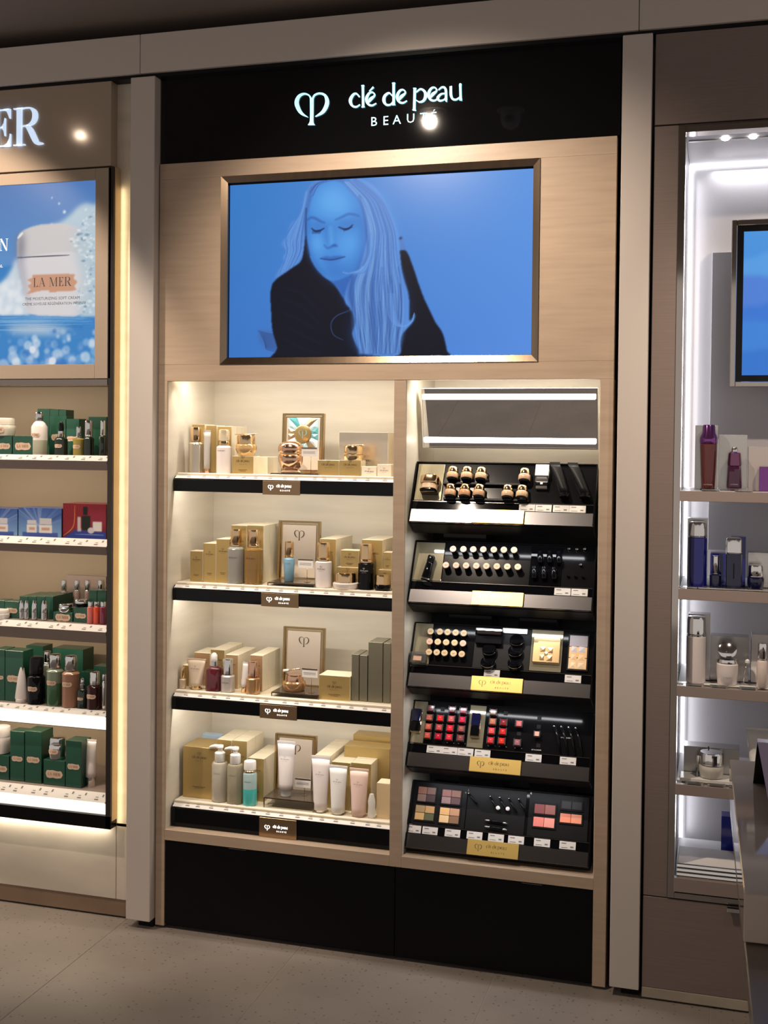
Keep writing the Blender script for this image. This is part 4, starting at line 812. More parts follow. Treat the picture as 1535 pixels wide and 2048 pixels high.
def Jar(body, lid, lh=.45, bw=1.0, lw_=.92, n=2.0, base=None, logo=None, taper=.9, glass=None):
    def b(t, r, h):
        zb = h*(1-lh)
        lpart('jar', [(r*bw*taper*.9, 0), (r*bw*taper, h*.02), (r*bw, zb*.55), (r*bw, zb*.86), (r*bw*.9, zb)], body, t, 28, n)
        lpart('lid', [(r*lw_*.97, zb+h*.006), (r*lw_, zb+h*.02), (r*lw_, h*.9), (r*lw_*.93, h*.985), (r*lw_*.7, h)], lid, t, 28, n)
        lpart('rim', [(r*lw_*1.02, zb-h*.004), (r*lw_*1.03, zb+h*.01), (r*lw_*1.02, zb+h*.03)], base or lid, t, 28, n)
        if logo == 'plaque': plaque(t, (0, -r*bw*1.01, zb*.55), r*1.2, wrap=r*bw*1.01)
        elif logo: put('lettering', logo_mesh(logo, r*.9, M_INK, r*1.02), t, (0, -r*bw*1.02, zb*.5))
    return b
def Orn():
    def b(t, r, h):
        lpart('jar', [(r*.62, 0), (r*.8, h*.06), (r*.98, h*.28), (r*.98, h*.46), (r*.9, h*.52)], M_ROSE, t, 9)
        lpart('band', [(r*.94, h*.52), (r*.97, h*.54), (r*.97, h*.57), (r*.92, h*.58)], M_GOLD, t, 28)
        lpart('lid', [(r*.93, h*.58), (r*1.0, h*.66), (r*1.0, h*.80), (r*.86, h*.92), (r*.5, h)], M_ROSE, t, 9)
    return b
def Tube(m, cap, capf=.08, wide=1.2, logo='stack', capr=.72, lz=.68):
    def b(t, r, h):
        rb = r/wide; lpart('cap', [(rb*capr*.97, 0), (rb*capr, h*.006), (rb*capr, h*capf), (rb*.9, h*capf*1.02)], cap, t, 20)
        tube_body(t, rb, h*capf, h*.957, m, wide)
        if logo: put('lettering', logo_mesh(logo, r*.95, M_INKG), t, (0, -rb*(1-lz**1.2)-rb*.12-.0015, h*lz))
    return b
def Dropper(body, collar, bulb, bf=.22, cf=.12, logo=None):
    def b(t, r, h):
        zb = h*(1-bf-cf); lpart('bottle', [(r*.94, 0), (r, h*.01), (r, zb*.86), (r*.8, zb*.95), (r*.5, zb)], body, t, 22)
        lpart('collar', [(r*.5, zb), (r*.52, zb+.0006), (r*.5, zb+h*cf)], collar, t, 18)
        lpart('bulb', [(r*.36, zb+h*cf), (r*.40, zb+h*cf+h*bf*.2), (r*.36, zb+h*cf+h*bf*.75), (r*.18, h)], bulb, t, 16)
        if logo == 'plaque': plaque(t, (0, -r*1.01, zb*.5), r*1.3, wrap=r*1.01)
    return b
def Pump(body, cap, logo=True):
    def b(t, r, h):
        lpart('bottle', [(r*.94, 0), (r, h*.01), (r, h*.66), (r*.9, h*.69), (r*.7, h*.70)], body, t, 24)
        lpart('collar', [(r*.62, h*.70), (r*.62, h*.715)], M_CHROME, t, 20)
        lpart('pump_cap', [(r*.64, h*.715), (r*.66, h*.72), (r*.64, h*.86), (r*.45, h*.885)], cap, t, 20)
        lpart('pump_head', [(r*.26, h*.885), (r*.30, h*.93), (r*.45, h*.96), (r*.40, h*.995), (r*.2, h)], cap, t, 18)
        rod('nozzle', [(0, 0, h*.965), (-r*.7, -.002, h*.972), (-r*1.2, -.003, h*.955), (-r*1.35, -.003, h*.935)], [r*.26, r*.22, r*.16, r*.12], cap, t, 10)
        put('lettering', logo_mesh('word', r*.9, M_INKG, r*1.02), t, (0, -r*1.02, h*.52))
    return b
def plate_frame(x0, x1, yt, yb, z, Y, label, teal=False):
    xc, w_ = WX(x0, x1, yt, Y); h_ = TZ((x0+x1)/2, yt, Y)-z; t = thing('logo_panel', label, 'panel', (xc, Y, z), (-.06, 0, 0), 'gold-framed brand panels on the left-niche shelves'); f_ = .007; a, b = -w_/2, w_/2
    for A, B in (((a, -.012, 0), (a+f_, .004, h_)), ((b-f_, -.012, 0), (b, .004, h_)), ((a+f_, -.012, h_-f_), (b-f_, .004, h_)), ((a+f_, -.012, 0), (b-f_, .004, f_))): box('frame_bar', A, B, mat('antique_gold', (.50, .36, .18), .25, metal=1), t, .0008)
    box('inner_frame', (a+f_+.002, -.004, f_), (b-f_-.002, 0, h_-f_-.002), mat('pale_gold', (.70, .55, .34), .25, metal=1), t)
    box('face', (a+f_+.007, -.008, f_+.006), (b-f_-.007, -.004, h_-f_-.007), mat('brushed_champagne_face', (.68, .57, .46), .38, metal=.35), t, .0006)
    if not teal: put('mark', logo_mesh('mark', w_*.25, M_INK), t, (0, -.0085, h_*.76))
    else:
        cz = h_*.66; R0 = w_*.36
        lpart('medallion', [(w_*.2, 0), (w_*.2, .003), (w_*.185, .004)], mat('old_gold', (.52, .36, .14), .3, metal=.8), t, 28, loc=(0, -.008, cz), rot=(math.pi/2, 0, 0))
        put('mark', logo_mesh('mark', w_*.2, mat('teal_mark', (.25, .36, .33), .4)), t, (0, -.0125, cz))
        cols = [mat('turquoise_enamel', (.12, .40, .42), .1, coat=.6), mat('crystal', (.75, .80, .80), .08, coat=.8), mat('bronze_enamel', (.46, .32, .18), .2, metal=.6), mat('pale_aqua', (.45, .62, .62), .1, coat=.6)]
        rr_ = lambda a: min(w_*.36/max(1e-6, abs(math.cos(a))), h_*.27/max(1e-6, abs(math.sin(a))))
        for k in range(16):
            a0, a1 = 2*math.pi*k/16, 2*math.pi*(k+1)/16; am = (a0+a1)/2; r0 = w_*.21; hw, hz2 = w_*.36, h_*.26; hz = 1.0
            v = [(r0*math.cos(a0), -.0085, cz+r0*math.sin(a0)), (rr_(a0)*math.cos(a0), -.0085, cz+rr_(a0)*math.sin(a0)), (rr_(a1)*math.cos(a1), -.0085, cz+rr_(a1)*math.sin(a1)), (r0*math.cos(a1), -.0085, cz+r0*math.sin(a1)), ((r0+rr_(am))/2*math.cos(am), -.0125, cz+(r0+rr_(am))/2*math.sin(am))]
            put('crystal', mesh('crystal', v, [(1, 0, 4), (2, 1, 4), (3, 2, 4), (0, 3, 4)], cols[(k*3 + k//4) % 4]), t)
    return t
def card(x0, x1, y0, y1, z, Y, label):
    xc, w_ = WX(x0, x1, y0, Y); zt, zb = TZ((x0+x1)/2, y0, Y), TZ((x0+x1)/2, y1, Y); t = thing('message_card', label, 'card', (xc, Y, z), group='small message cards on stems')
    rod('stem', [(w_*.1, .001, .0005), (w_*.1, .001, zb-z+.002)], .0008, M_BRONZE, t, 6); box('foot', (w_*.1-.008, -.006, 0), (w_*.1+.008, .008, .0012), M_BRONZE, t)
    c = box('card', (-w_/2, -.001, zb-z), (w_/2, .0005, zt-z), M_WPAPER, t); box('header', (-w_/2, -.0014, (zt-z)-(zt-zb)*.16), (w_/2, -.001, zt-z), M_BRONZE, t)
    put('print', flat('print', *merge([bar(-w_*.4, q, w_*.38, q+.0009) for q in (-.004, -.001, .002)]), M_INKG), c, (0, -.0013, (zt+zb)/2-z-.001))
def riser(x0, x1, yt, z, Y0, Y1, label, m=None):
    xc, w_ = WX(x0, x1, yt, Y0); h_ = max(.006, TZ((x0+x1)/2, yt, Y0)-z); t = thing('glass_riser', label, 'display stand', (xc, Y0, z), group='low glass risers'); d = Y1-Y0
    box('top', (-w_/2, 0, h_-.002), (w_/2, d, h_), m or M_SMOKE, t, .0004)
    for sx in (-1, 1):
        for y in (0, d-.003): box('leg', (sx*w_/2-.0015, y, 0), (sx*w_/2+.0015, y+.003, h_-.002), M_BRONZE, t)
    for y in (0, d-.002): box('edge_bar', (-w_/2, y-.001, h_-.0035), (w_/2, y+.002, h_-.002), M_BRONZE, t)
    return z+h_
def spatula(parent, L, z, ang=.0, m=M_GOLD):
    rod('spatula', [(-L/2, -.004, z), (L*.2, -.004, z+.001), (L*.4, -.004, z+.001), (L/2, -.004, z+.001)], [.0012, .0013, .003, .002], m, parent, 8)
# ------------------------------------------------------------------ top shelf of the left niche
z = ZSH[0]; L1 = ' on the top niche shelf'
carton(384, 409.5, 849, z, .175, .035, 'tall gold carton behind the silver bottle'+L1, logo=None, n=2)
carton(412, 433.5, 851, z, .165, .032, 'tall gold carton behind the slim tube'+L1, logo=None, n=2)
carton(434.5, 463, 853, z, .155, .04, 'tall gold carton behind the white spray bottle'+L1, logo=None, n=3)
setbottle('serum_bottle', 'silver serum bottle with gold cap, first from the left'+L1, 'bottle', 378.5, 405, 854, z, .13, Bt(mat('silver_gold_glass', (.62, .55, .45), .12, metal=.7), M_GOLD, .29, .74, .03))
setbottle('slim_tube', 'slim clear serum tube standing on its gold cap'+L1, 'tube', 406.5, 421.5, 860, z, .125, Tube(mat('smoky_clear', (.62, .58, .54), .12, trans=.3), M_ROSE, .10, 1.3, None))
setbottle('spray_bottle', 'white bottle with gold collar and clear cap'+L1, 'bottle', 434, 462, 859, z, .125, Bt(M_PEARL, mat('clear_gold_cap', (.85, .72, .5), .1, metal=.6), .26, .72, .10, M_GOLD, logo='word', lz=.52))
zb_ = TZ(485, 912.5, .12)
carton(464, 507, 912.5, z, .12, .05, 'low gold carton under the faceted gold jar'+L1)
setbottle('cream_jar', 'faceted gold cream jar with spatula on a gold carton'+L1, 'jar', 472.5, 512, 870, zb_, .145, lambda t, r, h: (Jar(mat('amber_gold_glass', (.66, .44, .20), .08, metal=.5), M_GOLD, .44, 1, .86, taper=.72)(t, r, h), spatula(t, r*2.2, h+.001)))
carton(509, 535, 914, z, .15, .045, 'clear-sided cream carton right of the faceted jar'+L1, front=M_CREAMPAPER, logo=None, n=2)
plate_frame(565, 648, 827, 0, z, .25, 'gold-framed panel with turquoise crystals around a heart medallion', True)
zr = riser(541, 634, 947, z, .105, .2, 'low glass riser under the ornate gold jar'+L1)
t = setbottle('ornate_jar', 'ornate rounded rose gold jar on the top niche shelf', 'jar', 558, 606, 883, zr+.012, .15, Orn())
lpart('pedestal', [(.030, -.012), (.034, -.010), (.026, -.004), (.022, 0)], mat('pinkish_glass', (.8, .6, .45), .05, metal=.6), t, 10)
card(603, 634, 895, 913, z, .115, 'message card on a stem beside the ornate gold jar')
for (a, b, s) in ((635, 677.5, 'left'), (678.5, 721.5, 'right')): carton(a, b, 921, z, .115, .05, f'low gold carton, {s} of two under the small gold jar'+L1)
zb_ = TZ(700, 921, .115)
setbottle('cream_jar', 'small gold jar with spatula standing on two gold cartons', 'jar', 687.5, 727, 892, zb_, .145, lambda t, r, h: (Jar(M_GOLD, M_GOLD, .55, 1, .95)(t, r, h), spatula(t, r*2.3, h+.001)))
carton(678, 776, 865, z, .215, .06, 'wide shiny silver and gold carton at the back of the top niche shelf', front=mat('shiny_silver_gold', (.70, .60, .47), .25, metal=.85), logo='stack', lz=.35, lw=.3, n=2)
carton(722.5, 753, 933, z, .11, .04, 'small cream carton, left of two at the right end of the top niche shelf', front=mat('ivory_paper', (.82, .74, .62), .5), lw=.6, lz=.5)
carton(754, 782, 929, z, .105, .04, 'small cream carton, right of two at the right end of the top niche shelf', front=mat('ivory_paper', (.82, .74, .62), .5), lw=.6, lz=.5)
# ------------------------------------------------------------------ second shelf
z = ZSH[1]; L2 = ' on the second niche shelf'
for (a, b, y, s, k) in ((380, 405.5, 1102.5, 'shortest', 1), (406.5, 431.5, 1087, 'middle-height', 2), (432.5, 459, 1078.5, 'tallest', 2)): carton(a, b, y, z, .125, .045, f'{s} gold carton of the stepped three'+L2, n=k)
for (a, b, s) in ((462, 493, 'left'), (494.5, 527, 'right')): carton(a, b, 1051, z, .165, .055, f'tall gold carton, {s} one behind the two lotion bottles'+L2, n=3)
setbottle('lotion_bottle', 'clear lotion bottle with gold cap'+L2, 'bottle', 456, 488, 1057.5, z, .13, Bt(M_CLEARB, M_GOLD, .26, .68, .06, logo='word', lz=.48))
setbottle('lotion_bottle', 'amber lotion bottle with gold cap'+L2, 'bottle', 490, 525, 1059, z, .13, Bt(M_AMBER, M_GOLD, .26, .64, .06, logo='word', lz=.48))
plate_frame(557, 640, 1042, 0, z, .25, 'gold-framed brand panel behind the blue bottle'+L2)
zr = riser(535, 628, 1166, z, .11, .2, 'low glass riser under the slim blue bottle')
setbottle('serum_bottle', 'slim pale blue bottle with gold cap on the glass riser', 'bottle', 567.5, 589, 1082, zr, .145, Bt(mat('blue_glass', (.20, .38, .52), .06, coat=.7, trans=.2), M_GOLD, .35, .8, .06, waist=.85, logo='word', lz=.45))
card(596, 626, 1118, 1136, zr, .15, 'message card beside the slim blue bottle')
carton(639, 672, 1078, z, .17, .055, 'gold carton behind the white bottle'+L2, n=3)
setbottle('emulsion_bottle', 'white bottle with tall gold cap'+L2, 'bottle', 631.5, 663, 1084.5, z, .13, Bt(M_PEARL, M_GOLD, .34, .82, .07, logo='stack', lz=.42, sh=.03))
carton(673, 717, 1135, z, .16, .05, 'low gold carton behind the white-based jar'+L2); zb_ = TZ(695, 1135, .16)
carton(681, 717, 1101, zb_, .165, .045, 'gold carton stacked between the white and the black bottle'+L2, lz=.6)
setbottle('cream_jar', 'gold-lidded white jar between the white and the black bottle', 'jar', 666.5, 716.5, 1145, z, .125, Jar(M_PEARL, M_GOLD, .6, 1, .8))
carton(723, 765, 1080, z, .165, .055, 'gold carton behind the black bottle'+L2, n=3)
setbottle('serum_bottle', 'black bottle with tall gold cap'+L2, 'bottle', 717, 747.5, 1087.5, z, .13, Bt(M_BLACKG, M_GOLD, .34, .82, .07, logo='stack', lm=M_WPAPER, lz=.42, sh=.03))
carton(757, 782, 1140, z, .155, .05, 'low gold carton at the right end of the second niche shelf'); zb_ = TZ(770, 1140, .155)
carton(766, 783, 1105, zb_, .16, .045, 'gold carton stacked at the right end of the second niche shelf', lz=.6)
setbottle('cream_jar', 'gold-lidded jar right of the black bottle', 'jar', 749, 781, 1149, z, .12, Jar(M_BLACKG, M_GOLD, .6, 1, .9))
# ------------------------------------------------------------------ third shelf
z = ZSH[2]; L3 = ' on the third niche shelf'
carton(365, 378, 1331, z, .15, .03, 'narrow gold carton at the left end of the third niche shelf', logo=None)
setbottle('eye_serum', 'small gold tube at the left end of the third niche shelf', 'bottle', 359, 372, 1334, z, .12, Bt(mat('frosted_gold', (.72, .58, .42), .25, metal=.5), M_GOLD, .5, .7, .03))
carton(388, 420, 1306, z, .175, .05, 'gold carton behind the cream tube'+L3, front=mat('copper_paper', (.56, .36, .20), .34, metal=.5), n=2)
carton(421, 449, 1300, z, .185, .05, 'gold carton behind the burgundy dropper'+L3, n=3)
setbottle('squeeze_tube', 'cream squeeze tube standing on its cap'+L3, 'tube', 374.5, 411.5, 1317, z, .125, Tube(mat('cream_tube', (.78, .62, .47), .3), M_GOLD, .12, 1.5, 'stack'))
setbottle('dropper_bottle', 'burgundy dropper bottle with white bulb'+L3, 'bottle', 412.5, 444, 1306, z, .125, Dropper(M_BURG, M_CHROME, M_WHITE))
carton(451, 476, 1310, z, .165, .05, 'copper carton behind the silver bottle'+L3, front=mat('copper_paper', (.56, .36, .20), .34, metal=.5), n=3)
setbottle('serum_bottle', 'frosted silver bottle with chrome cap'+L3, 'bottle', 443, 468.5, 1317, z, .12, Bt(mat('frosted_silver', (.62, .57, .54), .3, metal=.4), M_CHROME, .45, .78, .03, logo='word', lz=.3))
setbottle('slim_tube', 'slim tilted cream tube with gold cap'+L3, 'tube', 479, 496, 1324, z, .125, Tube(M_PEARL, M_GOLD, .2, 1.25, None), rot=(0, .12, 0))
carton(500, 525, 1311, z, .15, .05, 'gold carton behind the copper bottle'+L3, front=mat('copper_paper', (.56, .36, .20), .34, metal=.5), n=3)
setbottle('serum_bottle', 'copper bottle with rose gold cap'+L3, 'bottle', 493, 519, 1322, z, .12, Bt(mat('copper_glass', (.55, .32, .16), .16, metal=.6), M_ROSE, .46, .76, .03))
plate_frame(566.5, 649, 1255, 0, z, .25, 'gold-framed brand panel behind the open copper jar')
zr = riser(542.5, 636, 1387, z, .105, .2, 'glass riser table under the copper jar with brush')
t = setbottle('cream_jar', 'copper jar with a white-tipped brush laid on its lid', 'jar', 567.5, 610, 1348, zr, .15, Jar(mat('copper_glass', (.55, .32, .16), .16, metal=.6), M_ROSE, .42, 1, .8))
rod('brush', [(-.036, -.004, .060), (-.018, -.004, .062)], [.0045, .0045], M_WHITE, t); rod('brush_handle', [(-.018, -.004, .062), (.02, -.004, .070)], [.002, .0035], M_ROSE, t)
card(604, 635, 1337, 1355, zr, .13, 'message card beside the copper jar with brush')
carton(637.5, 699.5, 1352, z, .115, .08, 'wide gold carton right of the glass riser'+L3, lw=.48, lz=.55)
for (a, b, y, s) in ((703, 717.5, 1309.5, 'first and narrowest'), (719, 734.5, 1311, 'second'), (736.5, 765, 1285, 'third and widest'), (766.5, 780, 1287, 'last')):
    carton(a, b, y, z, .125, .09, f'grey green carton, {s} of four right of the wide gold carton', front=M_OLIVE, side=M_OLIVE, logo=None, group='grey green cartons')
# ------------------------------------------------------------------ lowest shelf
z = ZSH[3]; L4 = ' on the lowest niche shelf'
carton(366, 431, 1495, z, .125, .11, 'big gold carton at the left end of the lowest niche shelf', side=M_GOLDPAPER, lw=.45, lz=.80)
carton(404, 442, 1470, z, .30, .03, 'pale blue carton at the back of the lowest niche shelf', front=M_SKYB, side=M_SKYB, logo=None)
carton(434, 463, 1480, z, .18, .07, 'gold carton, left of two behind the pump bottles', n=2); carton(465, 494, 1482, z, .18, .07, 'gold carton, right of two behind the pump bottles', n=2)
setbottle('pump_bottle', 'clear pump bottle with white pump, left of two'+L4, 'bottle', 425, 455, 1490, z, .125, Pump(mat('milky_clear', (.62, .56, .46), .1, coat=.5, trans=.25), M_WHITE))
setbottle('pump_bottle', 'clear amber-tinted pump bottle with white pump, right of two'+L4, 'bottle', 455.5, 486, 1494, z, .12, Pump(mat('tinted_clear', (.52, .46, .32), .08, coat=.5, trans=.4), M_WHITE))
setbottle('makeup_remover', 'two-tone bottle with teal liquid and white cap'+L4, 'bottle', 487, 513, 1521, z, .115, Bt(mat('upper_clear', (.45, .60, .60), .08, coat=.5, trans=.2), M_WHITE, .20, .9, .05, M_GOLD, band=(.02, .38, M_TEAL), logo='word', lz=.55))
carton(496, 528, 1517, z, .155, .055, 'gold carton behind the teal bottle'+L4, n=3)
plate_frame(550, 632, 1470, 0, z, .25, 'gold-framed brand panel behind the white tube on the riser')
zr = riser(527.5, 626, 1599, z, .105, .21, 'smoked glass riser under the tall white tube')
setbottle('squeeze_tube', 'tall white squeeze tube on the smoked glass riser', 'tube', 554.5, 590, 1482, zr, .14, Tube(M_PEARL, M_WHITE, .11, 1.35))
card(590, 621, 1557, 1575, zr, .16, 'message card beside the tall white tube')
setbottle('squeeze_tube', 'pearl white squeeze tube, left of the front three'+L4, 'tube', 623, 660, 1512, z, .12, Tube(M_PEARL, M_CHROME, .05, 1.4))
setbottle('squeeze_tube', 'white squeeze tube, middle of the front three'+L4, 'tube', 658.5, 694.5, 1531, z, .115, Tube(M_WHITE, M_CHROME, .05, 1.35))
setbottle('squeeze_tube', 'pale pink squeeze tube, right of the front three'+L4, 'tube', 699, 737, 1537, z, .115, Tube(M_PINKP, M_PINKP, .06, 1.35))
carton(630, 661, 1511, z, .16, .04, 'gold carton behind the pearl white tube'+L4, n=5)
carton(663, 700, 1525, z, .155, .045, 'gold carton behind the middle white tube'+L4, n=3); carton(702, 742, 1527, z, .15, .045, 'gold carton behind the pale pink tube'+L4, n=3)
carton(688, 779, 1495, z, .22, .07, 'big gold carton, front one of two at the right end of the lowest niche shelf', side=M_GOLDPAPER, lw=.3, lz=.45)
carton(706, 780, 1472, z, .30, .06, 'big gold carton, rear one of two at the right end of the lowest niche shelf', side=M_GOLDPAPER, logo=None)
carton(753, 779, 1567, z, .115, .05, 'small cream carton at the right end of the lowest niche shelf', front=mat('sand_paper', (.66, .50, .30), .4), logo=None)
t = setbottle('sample_packet', 'crumpled white sample packet between the pink tube and the small carton', 'packet', 735, 751, 1588, z, .11, lambda t, r, h: lpart('packet', [(r*.6, 0), (r, h*.1), (r*.85, h*.5), (r*.95, h*.7), (r*.5, h)], M_WHITE, t, 9, 2, 1, .5))
# ================================================================== LEFT DISPLAY (champagne panels, green boxes)
YL, YV = .015, .055
lx = lambda px, py, Y=YL: float(at(px, py, Y)[0])
lz_ = lambda px, py, Y=YL: float(at(px, py, Y)[2])
XE = lx(222, 250); XFo = lx(225, 1000); XFi = lx(214, 1000); XW = -2.85
lc = thing('shelf_display', 'champagne shelf display with dark frame and marble base at the left edge', 'display', (XE, YL, 0))
def lbx(name, a, b, m, ch=.0008): return box(name, tuple(Vector(a)-Vector((XE, YL, 0))), tuple(Vector(b)-Vector((XE, YL, 0))), m, lc, ch)
zh0, zp0, zp1 = lz_(222, 331), lz_(217, 757), lz_(217, 335)
lbx('header_panel', (XW, YL, zh0), (XE, YV+.02, 2.687), M_MERPANEL)
lbx('reveal_panel', (XE-.02, YV, .30), (-1.790, YV+.02, 2.687), M_CREAM)
lbx('frame_side', (XFi, YL, lz_(224, 1660)), (XFo-.0015, YV, zh0-.004), mat('dark_brown_gloss', (.035, .026, .022), .15))
lbx('lit_side_face', (XFo-.0015, YL+.006, lz_(224, 1645)), (XFo, YV, zh0-.004), mat('gold_lit_side_tone', (.55, .42, .26), .4, metal=.5))  # gold glow on the dark frame's side, put into this face's colour
lbx('frame_bottom', (XW, YL, lz_(224, 1660)), (XFo-.001, YV+.2, lz_(224, 1634)), M_BLACKS)
lbx('frame_lip', (XW, YL-.002, zp0-.022), (XFi-.001, YL+.05, zp0-.002), M_FRAMEG)
lbx('back_wall', (XW, .33, .30), (XFi+.04, .35, zp0-.01), M_BEIGEW)
lbx('inner_side', (XFi+.03, YV+.03, .30), (XFi+.04, .35, zp0-.01), M_BEIGEW)
zb1 = lz_(226, 1652, YV)
XJ = lx(232, 1720, YV)
lbx('base_panel', (XW, YV, .062), (XJ-.001, .40, zb1), M_MARBLE); lbx('base_panel', (XJ+.001, YV, .062), (-1.790, .40, zb1+.012), M_MARBLE)
lbx('plinth', (XW, YV+.004, .006), (-1.790, .40, .060), M_PLINTH); lbx('toe_gap', (XW, YV+.02, 0), (-1.790, .40, .006), M_BLACKM)
area('reveal_led', (XFo+.004, .040, 1.33), (.012, 2.05), .55, (1, .78, .46), (1, .55, 0))
area('base_led', ((XW+XFo)/2, YL+.022, lz_(224, 1660)-.003), (abs(XW-XFo)-.05, .012), .8, (1, .88, .68), (0, .35, -1))
# poster light box
pb = thing('poster_lightbox', 'backlit poster of a white cream jar splashed by the sea in a champagne frame', 'poster', (XFi, YL, zp0))
po = Vector((XFi, YL, zp0)); PX0, PX1, PZ0, PZ1 = -2.62, lx(190, 500), lz_(190, 728), lz_(190, 360)
def pbx(name, a, b, m, ch=.0008): return box(name, tuple(Vector(a)-po), tuple(Vector(b)-po), m, pb, ch)
xr_ = lx(216, 500); pbx('frame_bar', (PX1, YL, zp0), (xr_, YL+.035, zp1), M_MERPANEL); pbx('frame_bar', (XW, YL, zp0), (PX0, YL+.035, zp1), M_MERPANEL)
pbx('frame_bar', (PX0, YL, PZ1), (PX1, YL+.035, zp1), M_MERPANEL); pbx('frame_bar', (PX0, YL, zp0), (PX1, YL+.035, PZ0), M_MERPANEL)
pbx('edge_strip', (xr_+.001, YL, zp0), (xr_+.010, YL+.035, zp1), M_FRAMEG); pbx('backing', (XW, YL+.012, zp0), (xr_, YL+.03, zp1), M_DARK)
A = Paint(300, 260, PX0, PX1, PZ0, PZ1)
def h(x, y): q = at(x/5.32, 355+y/5.32, YL+.004); return (q[0], q[2])
def H(l): return [h(*p) for p in l]
vv_ = (A.Z-PZ0)/(PZ1-PZ0); sk = np.stack([(118-34*vv_)/255, (178-48*vv_)/255, (226-30*vv_)/255], -1); A.im[:] = sk
A.poly(H([(-2200, 1010), (-400, 1000), (120, 930), (1100, 930), (1100, 1500), (-2200, 1500)]), (52, 130, 200), 2, .8, False)
A.poly(H([(-700, 1400), (-300, 1250), (0, 1120), (110, 1000), (190, 850), (260, 1100), (300, 1480), (-700, 1480)]), (222, 230, 238), 3, .95)
A.poly(H([(500, 520), (640, 470), (740, 400), (830, 310), (910, 270), (1010, 285), (1080, 300), (1080, 1500), (860, 1480), (900, 900), (780, 640)]), (196, 214, 226), 3, .95)
A.poly(H([(185, 840), (190, 640), (250, 560), (420, 500), (640, 485), (800, 520), (880, 620), (890, 820)]), (216, 210, 210), 1)
A.poly(H([(190, 855), (890, 820), (880, 1440), (330, 1450), (260, 1200), (215, 1000)]), (228, 222, 224), 1)
A.poly(H([(185, 850), (190, 640), (235, 580), (260, 640), (250, 850)]), (120, 118, 138), 5, .8); A.poly(H([(190, 870), (240, 870), (320, 1430), (280, 1300), (215, 1000)]), (140, 140, 160), 5, .7)
A.poly(H([(780, 560), (900, 520), (1080, 480), (1080, 1480), (840, 1480), (870, 1100), (800, 800)]), (188, 208, 220), 6, .8)
A.stroke(H([(190, 852), (400, 838), (600, 828), (740, 822)]), .004, (70, 66, 78), .9)
A.stroke(H([(195, 640), (240, 590)]), .008, (250, 250, 252), .9, 1)
for k in range(260):
    x, y = random.uniform(740, 1010), random.uniform(330, 1440)
    if x > 740+170*abs(math.sin(y/210)): A.disc(*h(x, y), random.uniform(.001, .005), random.choice([(240, 246, 250), (170, 196, 214), (110, 140, 170), (226, 236, 242), (214, 226, 234)]), .7, 1, random.uniform(.7, 2))
for k in range(60): A.disc(*h(random.uniform(-200, 260), random.uniform(1100, 1450)), random.uniform(.004, .014), (240, 244, 248), .5, 3)
A.poly(H([(-2200, 1460), (250, 1465), (650, 1480), (1080, 1470), (1080, 2040), (-2200, 2040)]), (66, 138, 206), 1.5, 1, False)
for k in range(160):
    y = random.uniform(1470, 1620); A.stroke(H([(random.uniform(-900, 900), y), (random.uniform(-700, 1000), y+random.uniform(-16, 16))]), .002, random.choice([(36, 104, 180), (120, 176, 226), (150, 200, 236)]), .35)
A.poly(H([(60, 1600), (150, 1570), (400, 1550), (620, 1580), (760, 1630), (600, 1670), (200, 1660)]), (210, 218, 226), 5, .8)
for k in range(120):
    x, y = random.uniform(-600, 1050), random.uniform(1620, 2010); A.disc(*h(x, y), random.uniform(.004, .016)*(.5+(y-1600)/400), random.choice([(226, 236, 244), (150, 190, 232), (110, 160, 220), (60, 120, 196), (196, 214, 236)]), random.uniform(.25, .75), 2)
for (x, y, r) in ((632, 274, .003), (688, 362, .005), (556, 212, .002), (350, 1830, .012), (560, 1950, .013)): A.disc(*h(x, y), r, (236, 240, 248), .9, 1.5)
A.poly(H([(290, 1085), (350, 1060), (360, 1030), (560, 1025), (790, 1025), (785, 1065), (825, 1110), (795, 1150), (805, 1195), (640, 1210), (530, 1215), (525, 1195), (420, 1205), (290, 1235), (330, 1190), (300, 1150), (335, 1120)]), (214, 160, 130), .8)
q = A.build('picture', M_BACKLIT, pb, YL+.004-po.y); q.location = (-po.x, 0, -po.z)
def pword(me, x, y, s=1.0, name='lettering', col=None): return put(name, me, pb, (h(x, y)[0]-po.x, YL+.003-po.y, h(x, y)[1]-po.z), scale=s)
a0, a1 = h(355, 1165), h(762, 1152); wl = a1[0]-a0[0]; mi_ = mat('poster_ink', (.03, .03, .035), .6); wi = mat('poster_white', (.8, .85, .9), .5, emit=.6, ecol=(.85, .9, 1))
pword(flat('lettering', *sc(LAMER, wl/LAMER_W), mi_), 355, 1165)
for s, x0, x1, y in (('THE MOISTURIZING SOFT CREAM', 268, 848, 1308), ('CRÈME SOYEUSE RÉGÉNÉRATION INTENSE', 238, 915, 1364)):
    me = font(s, mi_, .006, 'LEFT'); bw_ = max(v.co.x for v in me.vertices); pword(me, x0, y, (h(x1, y)[0]-h(x0, y)[0])/bw_)
nv, nw = serif('N'); hN = h(10, 655)[1]-h(10, 780)[1]; pword(flat('lettering', *sc(nv, hN), wi), -5, 780); me = font('G.', wi, .0085, 'LEFT'); pword(me, 0, 958)
# big lit serif letters
sl = thing('sign_lettering', 'big lit white serif letters on the champagne header at the left edge', 'sign', (0, 0, 0))
H0, H1 = lz_(40, 292), lz_(40, 217); hh_ = H1-H0; xR0, xR1 = lx(29, 290), lx(97, 290)
xc_ = xR0
for ch, adv in (('R', 0), ('E', 1), ('M', 2)):
    w_, gg = SERIF[ch]
    if adv: xc_ -= (w_+.04)*hh_
    v, f = sc(merge(gg), hh_); put('letter', flat('letter', v, f, M_MERLIT, .008), sl, (xc_, YL-.008, H0))
